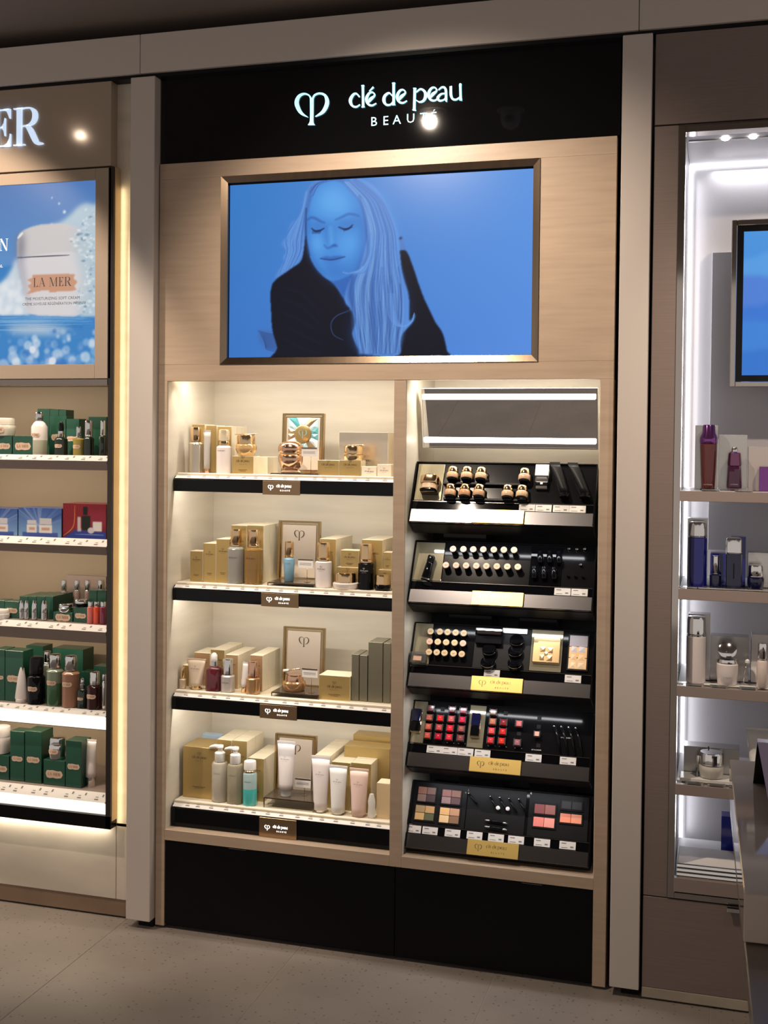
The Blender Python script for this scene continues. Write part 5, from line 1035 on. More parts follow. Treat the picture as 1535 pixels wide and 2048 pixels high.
# shelves
LS = [(911.5, 922.5, 941), (1079, 1094, 1110.5), (1251, 1265, 1287), (1422, 1434, 1460), (1586, 1607, 1630)]
ZL = []
for i, (a, b, c) in enumerate(LS):
    z1, z2, z3 = lz_(213, a, .045), lz_(213, b, .012), lz_(213, c, .030); ZL.append(z1-.001)
    t = thing('product_shelf', f'{["topmost", "second", "third", "fourth", "lowest"][i]} left-display shelf with white price strip' + (' and glowing front lip' if i > 2 else ' and taupe front lip'), 'shelf', (XFi, .012, z1), group='shelves of the left display'); xo = XFi
    prof_x('front_lip', [(0, z2-z1-.001), (.018, z3-z1), (.024, z3-z1+.002), (.008, z2-z1-.001)], XW-xo, -.002, M_LEDWARM if i > 2 else M_TAUPE, t)
    prof_x('price_strip', [(0, z2-z1), (.033, 0), (.035, -.004), (.004, z2-z1-.003)], XW-xo, -.001, M_WPAPER, t)
    price_marks(t, -.85, -.01, 0, z2-z1, .033, 0, 14)
    box('board', (XW-xo, .035, -.012), (-.001, .31, -.001), M_TAUPE, t)
    if i > 2: box('lip_edge', (XW-xo, .018, z3-z1-.002), (-.002, .030, z3-z1+.001), M_BRONZE, t)
    area('shelf_led', (XFi-.40, .05, z1-.016), (.7, .008), 1.1 if i < 2 else .9, (1, .85, .64), (0, .5, -1))
area('shelf_led', (XFi-.40, .05, zp0-.03), (.7, .008), 1.1, (1, .85, .64), (0, .5, -1))
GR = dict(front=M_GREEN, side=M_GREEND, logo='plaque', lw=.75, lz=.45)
D1, D3, D4, D5 = (f' on the {q} left-display shelf' for q in ('topmost', 'third', 'fourth', 'lowest'))
M_CREAMJ = mat('cream_white_jar', (.72, .66, .57), .25, coat=.3); M_FADE = mat('olive_fade_glass', (.45, .45, .33), .12, coat=.5); M_DKG = mat('dark_green_glass', (.012, .02, .014), .06, coat=.6)
z = ZL[0]
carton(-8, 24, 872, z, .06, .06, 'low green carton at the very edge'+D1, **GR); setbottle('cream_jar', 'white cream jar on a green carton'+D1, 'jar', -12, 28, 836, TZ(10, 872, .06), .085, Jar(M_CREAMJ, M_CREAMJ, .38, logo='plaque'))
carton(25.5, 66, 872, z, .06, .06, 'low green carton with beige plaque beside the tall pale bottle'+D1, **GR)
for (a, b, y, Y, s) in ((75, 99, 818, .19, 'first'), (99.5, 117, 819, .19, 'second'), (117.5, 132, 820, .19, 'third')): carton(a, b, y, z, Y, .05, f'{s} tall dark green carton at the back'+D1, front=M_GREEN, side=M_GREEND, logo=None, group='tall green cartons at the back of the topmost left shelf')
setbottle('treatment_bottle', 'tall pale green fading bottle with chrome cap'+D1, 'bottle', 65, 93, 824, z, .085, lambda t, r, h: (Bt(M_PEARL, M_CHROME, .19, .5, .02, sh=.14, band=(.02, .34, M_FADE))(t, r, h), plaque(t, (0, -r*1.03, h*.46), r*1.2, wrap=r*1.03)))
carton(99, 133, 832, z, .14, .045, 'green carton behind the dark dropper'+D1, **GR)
setbottle('dropper_bottle', 'dark green dropper bottle'+D1, 'bottle', 111, 134, 844, z, .09, Dropper(M_DKG, M_CHROME, M_BLACK, .28, .17, 'plaque'))
carton(131, 158, 838, z, .14, .045, 'green carton behind the golden oil bottle'+D1, **GR)
setbottle('oil_bottle', 'small golden oil bottle with chrome neck'+D1, 'bottle', 147.5, 168, 853, z, .08, lambda t, r, h: (Bt(mat('golden_oil', (.55, .42, .08), .05, trans=.4, coat=.6), M_CHROME, .34, .45, .06)(t, r, h), plaque(t, (0, -r*1.03, h*.3), r*1.5, wrap=r*1.03)))
setbottle('serum_bottle', 'chrome-capped dark glass bottle right of the golden oil'+D1, 'bottle', 168, 187, 841, z, .085, Bt(M_DKG, M_CHROME, .42, .75, .05))
carton(177, 213, 834, z, .14, .045, 'dark green carton at the right end'+D1, front=M_GREEND, side=M_GREEND, logo=None)
setbottle('serum_bottle', 'dark bottle with chrome cap at the right end'+D1, 'bottle', 199, 213, 841, z, .075, Bt(M_DKG, M_CHROME, .38, .7, .05))
# gift boxes
z = ZL[1]
def giftbox(x0, x1, yt, label, kind):
    Y = .062; xc, w_ = WX(x0, x1, yt, Y); h_ = TZ((x0+x1)/2, yt, Y)-z; t = thing('gift_box', label, 'gift box', (xc, Y, z+.0005), group='printed gift boxes on the second shelf of the left display')
    box('box', (-w_/2, .0006, 0), (w_/2, .09, h_), mat('gift_'+kind, (.05, .07, .16) if kind == 'blue' else (.16, .02, .03), .35), t, .001); B = Paint(90, 64, -w_/2, w_/2, 0, h_); u = (B.X+w_/2)/w_; v = B.Z/h_
    if kind == 'blue':
        B.im[:] = np.stack([(60+70*(1-v))/255, (90+80*(1-v))/255, (160+50*(1-v))/255], -1)
        for k in range(22): a = random.uniform(.2, 2.9); B.stroke([(0, h_*.35), (w_*math.cos(a), h_*.35+w_*math.sin(a))], .0018, random.choice([(190, 205, 235), (40, 60, 130), (130, 160, 220)]), .5, 2)
        B.poly([(-w_*.4, 0), (w_*.42, 0), (w_*.42, h_*.16), (-w_*.4, h_*.16)], (60, 84, 168), .8, .9, False)
        for (cx, r, hh2) in ((-.18, .115, .44), (.14, .15, .52)):
            B.poly([((cx-r)*w_, h_*.14), ((cx+r)*w_, h_*.14), ((cx+r)*w_, h_*.42), ((cx-r)*w_, h_*.42)], (226, 222, 220), .6, 1, False); B.poly([((cx-r*.95)*w_, h_*.43), ((cx+r*.95)*w_, h_*.43), ((cx+r*.9)*w_, h_*(.14+hh2)), ((cx-r*.9)*w_, h_*(.14+hh2))], (204, 202, 208), .6, 1, False)
            B.poly([((cx-r*.6)*w_, h_*.24), ((cx+r*.6)*w_, h_*.24), ((cx+r*.6)*w_, h_*.33), ((cx-r*.6)*w_, h_*.33)], (200, 150, 125), .8, .9, False)
    else:
        B.im[:] = np.array([122, 22, 34])/255
        for k in range(24): a = .1+k*.12; B.stroke([(-w_*.5+w_*.3, h_*.1), (-w_*.2+w_*.6*math.cos(a), h_*.1+w_*.7*math.sin(a))], .0009, (200, 70, 60), .6)
        B.poly([(-w_*.5, 0), (w_*.5, 0), (w_*.5, h_*.22), (-w_*.2, h_*.25)], (40, 62, 150), 2, 1, False); B.stroke([(-w_*.5, h_*.05), (-w_*.25, h_*.35), (-w_*.22, h_*.95)], .003, (206, 140, 60), .9)
        B.poly([(w_*.1, h_*.75), (w_*.5, h_*.8), (w_*.5, h_*.35), (w_*.05, h_*.35)], (140, 40, 60), 4, .8)
        B.poly([(-w_*.05, h_*.25), (w_*.14, h_*.25), (w_*.14, h_*.66), (-w_*.05, h_*.66)], (20, 26, 18), .8, 1, False); B.poly([(-w_*.02, h_*.68), (w_*.08, h_*.68), (w_*.08, h_*.92), (-w_*.02, h_*.92)], (14, 14, 14), .8, 1, False)
        B.poly([(-w_*.16, h_*.2), (-w_*.07, h_*.2), (-w_*.08, h_*.62), (-w_*.15, h_*.62)], (196, 186, 186), 1, 1, False); B.poly([(w_*.2, h_*.22), (w_*.41, h_*.22), (w_*.41, h_*.5), (w_*.2, h_*.5)], (222, 216, 214), .8, 1, False)
        B.disc(w_*.16, h_*.24, h_*.09, (200, 198, 204), 1, 1, 1.2); B.stroke([(-w_*.2, h_*.12), (w_*.45, h_*.12)], .0022, (196, 204, 226), .7)
    B.build('print', M_PRINT, t, 0)
giftbox(-52, 35, 1017, 'blue printed gift box with white jars, cut by the left edge', 'blue'); giftbox(37, 123, 1016.5, 'blue printed gift box with two white jars, left of the red box', 'blue'); giftbox(126, 212, 1008, 'dark red printed gift box with gold rays and bottles', 'red')
# third shelf
z = ZL[2]
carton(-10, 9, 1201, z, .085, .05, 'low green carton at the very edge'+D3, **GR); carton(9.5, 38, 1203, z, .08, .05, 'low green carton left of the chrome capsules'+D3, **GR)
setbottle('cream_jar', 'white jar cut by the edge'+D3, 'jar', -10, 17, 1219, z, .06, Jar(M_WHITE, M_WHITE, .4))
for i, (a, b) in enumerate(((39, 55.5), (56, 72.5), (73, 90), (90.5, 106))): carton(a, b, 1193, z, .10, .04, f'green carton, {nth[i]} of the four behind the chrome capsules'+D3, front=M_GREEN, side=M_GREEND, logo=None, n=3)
for i, (a, b) in enumerate(((39, 48.5), (49, 58.5), (64, 74.5), (83, 95))): setbottle('lip_balm', f'chrome capsule stick, {nth[i]} from the left'+D3, 'lipstick', a, b, 1201, z, .075, lambda t, r, h: (lpart('base', [(r*.8, 0), (r, h*.03), (r, h*.4)], M_CHROME, t), lpart('cap', [(r*.97, h*.41), (r, h*.43), (r*.9, h*.8), (r*.5, h)], M_CHROME, t)), group='chrome capsule sticks')
carton(106.5, 145, 1225, z, .075, .05, 'low green carton under the metal tin'+D3, **GR); setbottle('balm_tin', 'flat silver tin on a green carton'+D3, 'tin', 118, 146, 1207, TZ(125, 1225, .075), .095, Jar(M_CHROME, M_CHROME, .4))
carton(147, 175, 1215, z, .072, .05, 'green carton under the black-lidded jar'+D3, **GR); setbottle('cream_jar', 'small black and silver jar on a green carton'+D3, 'jar', 150, 176, 1199, TZ(160, 1215, .072), .092, Jar(M_BLACKG, M_CHROME, .5))
for i, (a, b, c) in enumerate(((175, 187, (.55, .14, .12)), (187.5, 199.5, (.62, .07, .03)), (200, 213, (.16, .02, .05)))): setbottle('lip_gloss', f'{["pale red", "orange red", "dark plum"][i]} bottle, {nth[i]} of the three'+D3, 'bottle', a, b, 1203, z, .07, Bt(mat('gloss_%d' % i, c, .1, coat=.6), M_CHROME, .2, .8, .03))
for i, (a, b) in enumerate(((178, 193.5), (194.5, 212))): carton(a, b, 1181, z, .11, .04, f'dark green carton, {("left", "right")[i]} of two behind the three gloss bottles', front=M_GREEND, side=M_GREEND, logo=None)
t = carton(132, 212, 1152, z, .24, .02, 'mauve backing card at the back of the third shelf of the left display', front=mat('mauve_card', (.36, .27, .24), .5), side=M_TAUPE, logo=None)
for i, (a, b) in enumerate(((123, 134), (149, 160), (170, 181), (196, 209))): setbottle('serum_bottle', f'silver-capped small bottle, {nth[i]} of the four at the back'+D3, 'bottle', a, b, 1160, z, .20, Bt(mat('mauve_glass', (.30, .20, .18), .15), M_CHROME, .28, .9, .03), group='silver-capped bottles at the back')
# fourth shelf
z = ZL[3]
carton(-12, 9.5, 1299, z, .07, .06, 'tall green carton cut by the edge'+D4, **GR); carton(10.5, 46, 1302, z, .07, .06, 'tall green carton left of the white tube'+D4, **GR); carton(46.5, 84, 1316, z, .12, .05, 'green carton behind the black bottle'+D4, front=M_GREEN, side=M_GREEND, logo=None); carton(52, 86, 1292, z, .2, .06, 'green carton at the back left'+D4, front=M_GREEN, side=M_GREEND, logo=None)
setbottle('squeeze_tube', 'white squeeze tube with pointed top'+D4, 'tube', 31, 56.5, 1327, z, .075, lambda t, r, h: (lpart('cap', [(r*.8, 0), (r*.82, .002), (r*.8, h*.08)], M_WHITE, t), lpart('tube', [(r*.98, h*.08), (r, h*.1), (r*.62, h*.6), (r*.2, h)], M_PEARL, t, 20, 2, 1, .7)))
setbottle('emulsion_bottle', 'black bottle with black cap'+D4, 'bottle', 58, 88, 1313, z, .07, lambda t, r, h: (Bt(M_BLACKG, M_BLACK, .36, .82, .03)(t, r, h), plaque(t, (0, -r*1.03, h*.34), r*1.3, wrap=r*1.03)))
setbottle('toner_bottle', 'clear bottle with silver cap behind the black and green ones'+D4, 'bottle', 85, 104, 1302, z, .12, Bt(M_CLEARB, M_CHROME, .22, .75, .03))
setbottle('toner_bottle', 'green fading bottle with silver cap'+D4, 'bottle', 95.5, 125.5, 1308, z, .07, lambda t, r, h: (Bt(mat('sage_glass', (.22, .27, .20), .15, coat=.4), M_CHROME, .26, .72, .02, band=(.02, .45, mat('forest_glass', (.04, .11, .05), .12, coat=.5)))(t, r, h), plaque(t, (0, -r*1.03, h*.46), r*1.3, wrap=r*1.03)))
carton(105, 166, 1298, z, .17, .07, 'wide green carton behind the pink bottle'+D4, front=M_GREEN, side=M_GREEND, logo=None)
setbottle('toner_bottle', 'pinkish brown bottle with silver cap'+D4, 'bottle', 126.5, 157.5, 1311, z, .068, lambda t, r, h: (Bt(mat('blush_glass', (.34, .17, .11), .15, coat=.4), M_CHROME, .28, .7, .02)(t, r, h), plaque(t, (0, -r*1.03, h*.46), r*1.3, wrap=r*1.03)))
carton(163, 186, 1344, z, .12, .04, 'small green carton behind the small dropper'+D4, front=M_GREEN, side=M_GREEND, logo=None)
setbottle('dropper_bottle', 'small dark dropper bottle'+D4, 'bottle', 155.5, 174, 1356, z, .062, Dropper(M_DKG, M_CHROME, M_CHROME, .2, .14, 'plaque'))
setbottle('serum_bottle', 'dark red bottle with silver cap'+D4, 'bottle', 175, 204, 1343, z, .068, lambda t, r, h: (Bt(mat('oxblood_glass', (.035, .008, .008), .08, coat=.6), M_CHROME, .32, .64, .03)(t, r, h), plaque(t, (0, -r*1.03, h*.36), r*1.3, wrap=r*1.03)))
carton(187, 213, 1333, z, .13, .05, 'green carton at the right end'+D4, front=M_GREEN, side=M_GREEND, logo=None); setbottle('slim_tube', 'slim silver tube at the right end'+D4, 'tube', 204.5, 212.5, 1348, z, .06, Bt(M_CHROME, M_CHROME, .2, .9, .02))
# lowest shelf
z = ZL[4]
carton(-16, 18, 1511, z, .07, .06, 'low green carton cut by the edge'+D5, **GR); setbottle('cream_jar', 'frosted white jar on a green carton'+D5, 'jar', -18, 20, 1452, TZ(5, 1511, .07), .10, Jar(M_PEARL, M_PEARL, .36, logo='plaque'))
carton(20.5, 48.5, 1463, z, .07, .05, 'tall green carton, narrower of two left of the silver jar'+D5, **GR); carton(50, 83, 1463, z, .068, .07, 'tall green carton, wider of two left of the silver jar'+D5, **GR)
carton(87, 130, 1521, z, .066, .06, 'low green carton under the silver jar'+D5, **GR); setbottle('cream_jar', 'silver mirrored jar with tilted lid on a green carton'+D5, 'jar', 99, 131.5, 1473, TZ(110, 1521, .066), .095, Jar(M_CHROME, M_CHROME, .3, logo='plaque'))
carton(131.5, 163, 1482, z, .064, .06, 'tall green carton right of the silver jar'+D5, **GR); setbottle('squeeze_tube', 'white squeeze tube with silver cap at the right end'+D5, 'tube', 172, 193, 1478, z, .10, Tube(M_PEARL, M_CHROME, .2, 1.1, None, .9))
# ================================================================== RIGHT DISPLAY (taupe panels, white light)
YR = .012
rx = lambda px, py, Y=YR: float(at(px, py, Y)[0])
rz = lambda px, py, Y=YR: float(at(px, py, Y)[2])
X0, XF0, XF1, XE2 = rx(1307.5, 300)+.0, rx(1357, 262), rx(1371, 264), 1.05
ZNT, ZNB, YRB = rz(1371, 265), rz(1348, 1784), .40
rc = thing('shelf_display', 'taupe shelf display with steel-edged white-lit niche at the right edge', 'display', (X0, YR, 0))
def rbx(name, a, b, m, ch=.0008): return box(name, tuple(Vector(a)-Vector((X0, YR, 0))), tuple(Vector(b)-Vector((X0, YR, 0))), m, rc, ch)
zj = rz(1307, 252); zd1 = rz(1284, 1791); zd0 = rz(1284, 1973)
rbx('header_panel', (X0, YR, zj+.002), (XE2, .05, 2.685), M_TAUPEW); rbx('side_panel', (X0, YR, zd1+.003), (XF0, .42, zj-.002), M_TAUPEW)
rbx('top_panel', (XF0+.001, YR, ZNT+.020), (XE2, .05, zj-.002), M_TAUPEW)
rbx('frame_upright', (XF0, YR-.003, zd1+.004), (XF1, .06, ZNT+.018), M_STEEL); rbx('frame_top', (XF1, YR-.003, ZNT), (XE2, .06, ZNT+.018), M_STEEL); rbx('frame_bottom', (XF1, YR-.003, zd1+.004), (XE2, .06, ZNB), M_STEEL)
rbx('lining_side', (XF1-.012, .06, ZNB), (XF1, YRB, ZNT), M_GREYW); rbx('lining_back', (XF1-.012, YRB, ZNB), (XE2, YRB+.02, ZNT+.01), M_GREYW); rbx('lining_top', (XF1, .06, ZNT), (XE2, YRB, ZNT+.01), M_GREYW); rbx('niche_floor', (XF1, .06, ZNB-.01), (XE2, YRB, ZNB), M_GREYW)
rbx('raised_back', (rx(1424, 500, .385), .385, rz(1424, 1100, .385)), (XE2, .40, rz(1424, 505, .385)), M_GREYW, .0008)
rbx('led_strip', (XF1+.001, YRB-.012, ZNB+.01), (XF1+.010, YRB-.002, ZNT-.002), M_LEDW); rbx('led_strip', (XF1+.012, YRB-.012, ZNT-.012), (XE2, YRB-.002, ZNT-.002), M_LEDW)
rbx('cabinet_door', (X0, YR, zd0+.001), (.62, .04, zd1), M_TAUPEW); rbx('cabinet_side', (X0, .04, 0), (X0+.02, .42, zd1), M_TAUPEW); rbx('plinth', (X0, YR-.001, .006), (XE2, .06, zd0), M_SAND); rbx('toe_gap', (X0, YR+.01, 0), (XE2, .06, .006), M_BLACKM)
xh = rx(1453, 1815); zh_ = rz(1453, 1815); rbx('handle', (xh, YR-.018, zh_-.006), (xh+.09, YR-.013, zh_+.008), M_CHROME); rbx('handle', (xh, YR-.018, zh_+.004), (xh+.09, YR+.001, zh_+.008), M_CHROME)
rbx('ceiling_track', (XF1+.005, .10, ZNT-.004), (XE2, .106, ZNT-.0005), M_SILVER)
for px in (1450, 1506): lpart('downlight', [(.010, 0), (.010, -.003), (.007, -.005)], mat('white_pin_glow', (1, 1, 1), .4, emit=25, ecol=(1, .95, .92)), rc, 12, loc=(rx(px, 270, .06)-X0, .085, ZNT-.001))
area('niche_led_side', (XF1+.012, YRB-.02, (ZNT+ZNB)/2), (.02, ZNT-ZNB-.1), 1.3, (.93, .94, 1), (.8, -.3, 0)); area('niche_led_top', ((XF1+XE2)/2, YRB-.02, ZNT-.016), (1.0, .02), 2.0, (.93, .94, 1), (0, -.25, -1))
# screen in the right niche
YS = .22; sx0, sz0, sz1 = rx(1463, 440, YS), rz(1456, 774, YS), rz(1463, 440, YS); ts = thing('wall_screen', 'steel-framed screen showing blue dunes in the right display, cut by the edge', 'screen', (sx0, YS, sz0)); sw, shh = .82, sz1-sz0
for A_, B_ in (((0, 0, 0), (.016, .05, shh)), ((sw-.016, 0, 0), (sw, .05, shh)), ((.016, 0, shh-.016), (sw-.016, .05, shh)), ((.016, 0, 0), (sw-.016, .05, .016))): box('frame_bar', A_, B_, M_STEEL, ts, .002)
box('bezel', (.016, .006, .016), (sw-.016, .04, shh-.016), M_BLACK, ts); box('mount', (.2, .05, .15), (.6, YRB-.385+.16, .35), M_BLACKM, ts)
Dp = Paint(120, 80, .034, sw-.034, .034, shh-.034); v = (Dp.Z-.034)/(shh-.068); Dp.im[:] = np.stack([(70+10*v)/255, (140+15*v)/255, (226+6*v)/255], -1)
for zq, col, am in ((.86, (96, 168, 238), .03), (.66, (84, 128, 220), .02), (.52, (62, 124, 220), .02), (.36, (72, 140, 226), .015), (.2, (58, 122, 212), .01)):
    xs = np.linspace(.0, sw, 12); Dp.poly([(0, 0)]+[(x, .034+(shh-.068)*zq+am*math.sin(x*17+zq*20)) for x in xs]+[(sw, 0)], col, 1.2, .8, False)
Dp.build('picture', M_SCREEN, ts, .0055)
RS = [(981.5, 1002), (1177, 1198.5), (1371, 1392), (1567.5, 1589), (1755, 1783)]; ZR = []; RN = ['topmost', 'second', 'third', 'fourth', 'lowest']
for i, (a, b) in enumerate(RS):
    z1, z2 = rz(1356, a), rz(1356, b); ZR.append(z1+.0005)
    t = thing('product_shelf', f'{RN[i]} taupe shelf of the white-lit right display', 'shelf', (XF1, YR, z1), group='taupe shelves of the right display')
    box('front_lip', (.001-(.002), -.004, z2-z1), (XE2-XF1, .012, 0), M_TAUPE, t, .0008); box('board', (.001, .0125, -.014), (XE2-XF1, .345, -.002), M_GREYW, t)
    if i < 4:
        box('dark_strip', (.015, .014, -.0018), (.5, .034, -.0006), M_BLACKG, t); box('top_edge', (.001, .036, -.0018), (XE2-XF1, .06, .0002), M_WHITE, t)
        for px in [[1420, 1487], [1378, 1411, 1448, 1485, 1522], [1389, 1437, 1496], [1388, 1432]][i]:
            x = rx(px, a-4, .03)-XF1; g_ = box('tag_holder', (x-.024, -.002, .0005), (x+.024, .016, .006), M_ACRYL, t, .001); box('tag', (x-.018, .002, .0012), (x+.018, .012, .0018), M_BLACKM, g_)
RD = [f' on the {q} right-display shelf' for q in RN]
z = ZR[0]
carton(1390, 1410, 851, z, .10, .05, 'clear-edged silver carton behind the garnet bottle', front=M_SILVERP, side=M_SILVERP, logo=None); carton(1411, 1435, 851, z, .10, .05, 'second silver carton behind the garnet bottle', front=M_SILVERP, side=M_SILVERP, logo=None)
setbottle('serum_bottle', 'tall garnet bottle with faceted purple cap'+RD[0], 'bottle', 1399, 1435, 850, z, .075, lambda t, r, h: (lpart('foot', [(r*.85, 0), (r*.9, .002), (r*.75, h*.03)], M_GLASS, t), lpart('bottle', [(r*.74, h*.03), (r*.76, h*.05), (r*.98, h*.70), (r*.9, h*.71)], M_REDG, t, 24), lpart('cap', [(r*.95, h*.71), (r, h*.72), (r, h*.80), (r*.72, h*.88), (r*.68, h*.985), (r*.6, h)], M_PURPLE, t, 10), put('lettering', font('LA PRAIRIE', M_SILVERP, .0035), t, (0, -r*.84, h*.08))))
carton(1437, 1494, 870, z, .11, .05, 'wide silver carton behind the plum bottle', front=M_SILVERP, side=M_SILVERP, logo=None)
setbottle('serum_bottle', 'short plum bottle with pink metal cap'+RD[0], 'bottle', 1453, 1484, 895, z, .075, lambda t, r, h: (lpart('bottle', [(r*.5, 0), (r*.95, h*.06), (r*.98, h*.10), (r*.85, h*.58), (r*.8, h*.6)], M_PURPG, t, 8), lpart('cap', [(r*.9, h*.58), (r*.92, h*.62), (r*.8, h*.86), (r*.5, h*.9)], mat('plum_metal', (.24, .10, .18), .12, metal=.9), t, 10), lpart('button', [(r*.4, h*.9), (r*.42, h*.95), (r*.3, h)], M_CHROME, t, 14), put('lettering', font('LA PRAIRIE', M_SILVERP, .0028), t, (0, -r*.99, h*.14))))
carton(1496, 1560, 894, z, .105, .06, 'beige silver carton at the right edge'+RD[0], front=mat('rose_silver_paper', (.62, .55, .52), .3, metal=.6), side=M_SILVERP, logo=None)
carton(1518, 1552, 934, z, .07, .03, 'purple cube bottle at the right edge'+RD[0], front=M_PURPLE, side=M_PURPLE, logo=None, name='cube_bottle')
z = ZR[1]
carton(1375, 1415, 1037, z, .11, .05, 'silver carton behind the tall cobalt bottle', front=M_SILVERP, side=M_SILVERP, logo=None)
setbottle('lotion_bottle', 'tall cobalt blue bottle with silver cap'+RD[1], 'bottle', 1376, 1414, 1043, z, .075, Bt(M_BLUE, M_CHROME, .225, .96, .015, sh=.01))
carton(1420, 1450, 1107, z, .11, .04, 'blue carton behind the small cobalt bottle', front=M_BLUEBOX, side=M_BLUEBOX, logo=None)
setbottle('serum_bottle', 'small cobalt bottle with chrome dropper cap'+RD[1], 'bottle', 1419, 1442.5, 1111, z, .07, Bt(M_NAVY, M_CHROME, .55, .62, .02))
carton(1462, 1491, 1074, z, .12, .05, 'bright blue carton behind the navy bottle with window', front=M_BLUEBOX, side=M_BLUEBOX, logo=None)
setbottle('serum_bottle', 'navy square bottle with silver cap and pale window'+RD[1], 'bottle', 1451, 1484, 1075, z, .07, lambda t, r, h: (Bt(M_NAVY, M_CHROME, .30, .96, .015, n=5, sh=.01)(t, r, h), box('window', (-r*.5, -r*.99, h*.16), (r*.5, -r*.9, h*.5), mat('pale_window', (.62, .52, .48), .2), t), box('stem', (-r*.08, -r*1.0, h*.2), (r*.08, -r*.98, h*.5), M_BLACK, t)))
carton(1495, 1560, 1106, z, .11, .05, 'silver carton behind the low navy jar', front=M_SILVERP, side=M_SILVERP, logo=None)
setbottle('cream_jar', 'low navy jar with silver lid'+RD[1], 'jar', 1494, 1528, 1130, z, .07, Jar(M_NAVY, M_CHROME, .48, 1, .88))
z = ZR[2]
carton(1376, 1420, 1229, z, .11, .05, 'silver carton behind the tall pearl bottle', front=M_SILVERP, side=M_SILVERP, logo=None)
setbottle('lotion_bottle', 'tall pearl white bottle with silver cap'+RD[2], 'bottle', 1373, 1412, 1232, z, .075, Bt(M_PEARL, M_CHROME, .27, .96, .03, sh=.01))
carton(1420, 1497, 1273, z, .12, .05, 'wide silver carton behind the open white jar', front=M_SILVERP, side=M_SILVERP, logo=None)
t = setbottle('cream_jar', 'white jar with its chrome lid propped open'+RD[2], 'jar', 1432, 1476, 1318, z, .075, lambda t, r, h: (lpart('jar', [(r*.85, 0), (r*.9, .002), (r, h*.5), (r, h*.8), (r*.9, h*.84)], M_PEARL, t, 28), lpart('rim', [(r*.9, h*.84), (r*.92, h*.9), (r*.86, h)], M_CHROME, t, 28), lpart('lid', [(r*.8, 0), (r*.86, .003), (r*.86, .014), (r*.6, .018)], M_CHROME, t, 28, loc=(-.002, -.002, h*1.0+r*.78), rot=(1.15, .2, 0)), put('lettering', font('LA PRAIRIE', M_INKG, .0032), t, (0, -r*1.01, h*.3))))
t = thing('applicator', 'thin applicator with a white ball tip beside the open white jar', 'applicator', (rx(1486, 1350, .075), .075, z)); rod('wire', [(0, 0, .001), (.002, 0, .03), (.008, 0, .06)], .0012, M_CHROME, t); lpart('ball', [(.002, -.007), (.0065, -.003), (.0065, .003), (.002, .007)], M_WHITE, t, 14, loc=(.010, 0, .066)); lpart('foot', [(.008, 0), (.008, .0015), (.002, .002)], M_CHROME, t, 14)
carton(1502, 1550, 1270, z, .12, .05, 'white carton behind the slim pearl bottle', front=M_WPAPER, side=M_WPAPER, logo=None); setbottle('serum_bottle', 'slim pearl bottle with silver cap at the right edge'+RD[2], 'bottle', 1513, 1536, 1286, z, .06, Bt(mat('rosy_glass', (.7, .58, .52), .1, coat=.5), M_CHROME, .35, .85, .03))
z = ZR[3]
carton(1367, 1478, 1496, z, .12, .06, 'wide silver carton behind the chrome-lidded jar', front=M_SILVERP, side=M_SILVERP, logo=None)
box('acrylic_stand', (rx(1359, 1545, .05), .05, z), (rx(1465, 1545, .05), .115, z+.007), M_WHITE, None, .001, label='white acrylic stand under the chrome-lidded jar', cat='display stand')
setbottle('cream_jar', 'round glass jar with chrome lid'+RD[3], 'jar', 1397, 1447.5, 1503, z+.0075, .08, Jar(mat('milky_glass', (.62, .58, .52), .12, coat=.6), M_CHROME, .48, 1, .96))
t = thing('spatula_stick', 'frosted spatula standing left of the chrome-lidded jar', 'spatula', (rx(1393, 1540, .075), .075, z+.0075)); rod('handle', [(0, 0, 0), (0, 0, .03)], .003, M_ACRYL, t); rod('blade', [(0, 0, .03), (.002, 0, .045), (.003, 0, .058)], [.0025, .005, .004], M_WHITE, t)
rod('metal_hook', [(rx(1418, 1500, .11), .11, z+.01), (rx(1418, 1490, .11), .11, z+.075), (rx(1416, 1478, .11), .112, z+.085)], .0015, M_BLACK, None, label='thin dark metal stem behind the chrome-lidded jar', cat='stem')
setbottle('squeeze_tube', 'large white squeeze tube behind the counter'+RD[3], 'tube', 1491, 1556, 1456, z, .10, Tube(M_WHITE, M_WHITE, .1, 1.5, None))
z = ZR[4]
carton(1442, 1470, 1634, z, .20, .05, 'deep blue glossy carton with pale streak'+RD[4], front=M_BLUEBOX, side=M_BLUEBOX, logo=None)
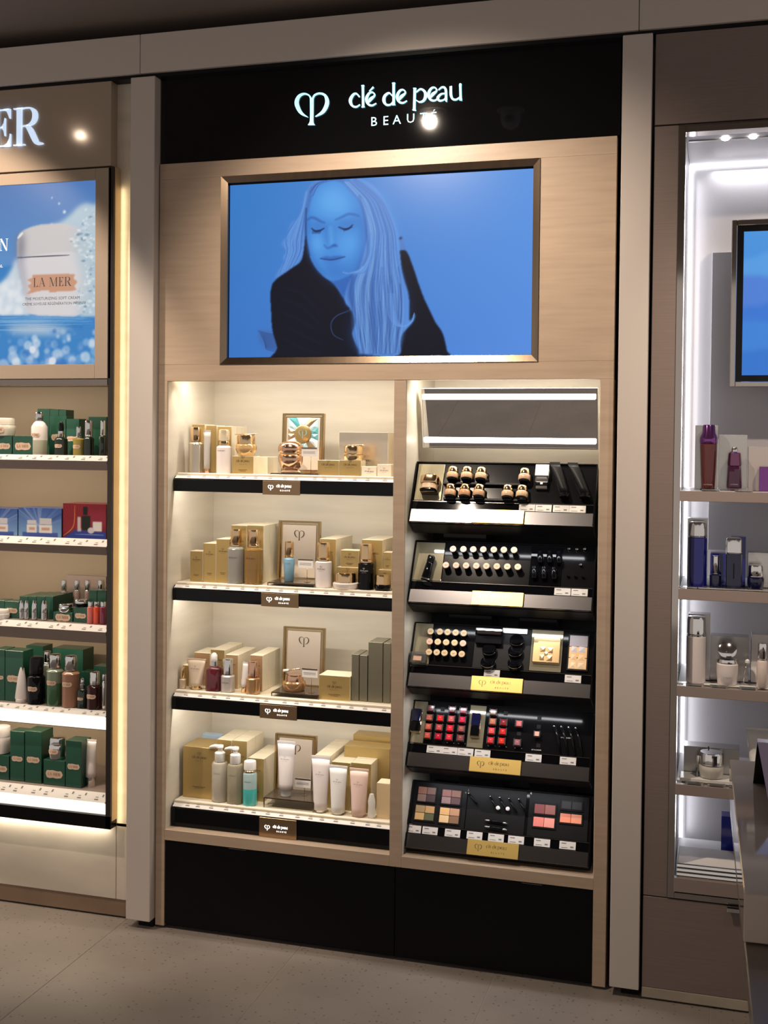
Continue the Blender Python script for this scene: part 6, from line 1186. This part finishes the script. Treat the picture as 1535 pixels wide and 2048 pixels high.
for i in range(3):
    t = thing('sealed_packet', f'{["lowest", "middle", "topmost"][i]} white card packet in foil lying'+RD[4], 'packet', (XF1+.008, .025, z+i*.012), group='foil packets'); box('card', (0, .002, .001), (.30, .19-.02*i, .0095), M_WPAPER, t, .001)
    prof_x('foil_edge', [(-.002, .002), (-.001, .0085), (.004, .0105), (.004, .0005)], -.002, .302, M_CHROME, t)
# ================================================================== COUNTER AT THE RIGHT EDGE
ct = thing('counter', 'glossy taupe display counter with dark lower step at the right edge', 'counter', (.034, -.58, 0), (0, 0, .0185))
box('top_block', (0, -.80, .772), (1.0, 0, .85), M_COUNTER, ct, .002); box('lower_step', (.002, -1.45, .735), (1.0, -.02, .770), M_COUNTERD, ct, .002); box('pedestal', (.25, -1.35, 0), (1.0, -.10, .735), M_COUNTERD, ct)
a_ = at(1514, 1484, -.86); b_ = hit(1546, 1650, (0, 0, .858), np.array([0, 0, 1.])); t = thing('slanted_stand', 'slanted lilac glossy stand on the counter at the right edge', 'display stand', (float(b_[0]), float(b_[1]), .8505))
dx, dy, dz = a_[0]-b_[0], a_[1]-b_[1], a_[2]-.8505
pv = [(0, 0, 0), (.5, 0, 0), (.5+dx, dy, dz), (dx, dy, dz)]; put('panel', mesh('panel', pv+[(x, y+.012, z_+.004) for x, y, z_ in pv], [(3, 2, 1, 0), (4, 5, 6, 7), (0, 1, 5, 4), (1, 2, 6, 5), (2, 3, 7, 6), (3, 0, 4, 7)], M_LILAC), t)
pq = [(dx, dy+.012, dz-.004), (dx-.004, dy+.10, .0005), (dx-.004, dy+.11, .0005), (dx, dy+.022, dz-.004)]; put('prop', mesh('prop', pq+[(x+.48, y, z_) for x, y, z_ in pq], [(0, 1, 2, 3), (7, 6, 5, 4), (0, 4, 5, 1), (2, 6, 7, 3), (1, 5, 6, 2), (3, 7, 4, 0)], M_BLACKG), t)
box('lilac_booklet', (.085, -1.72, .7725), (.30, -1.55, .779), M_LILAC, None, .001, label='lilac blue glossy booklet on the dark lower step of the counter', cat='booklet')
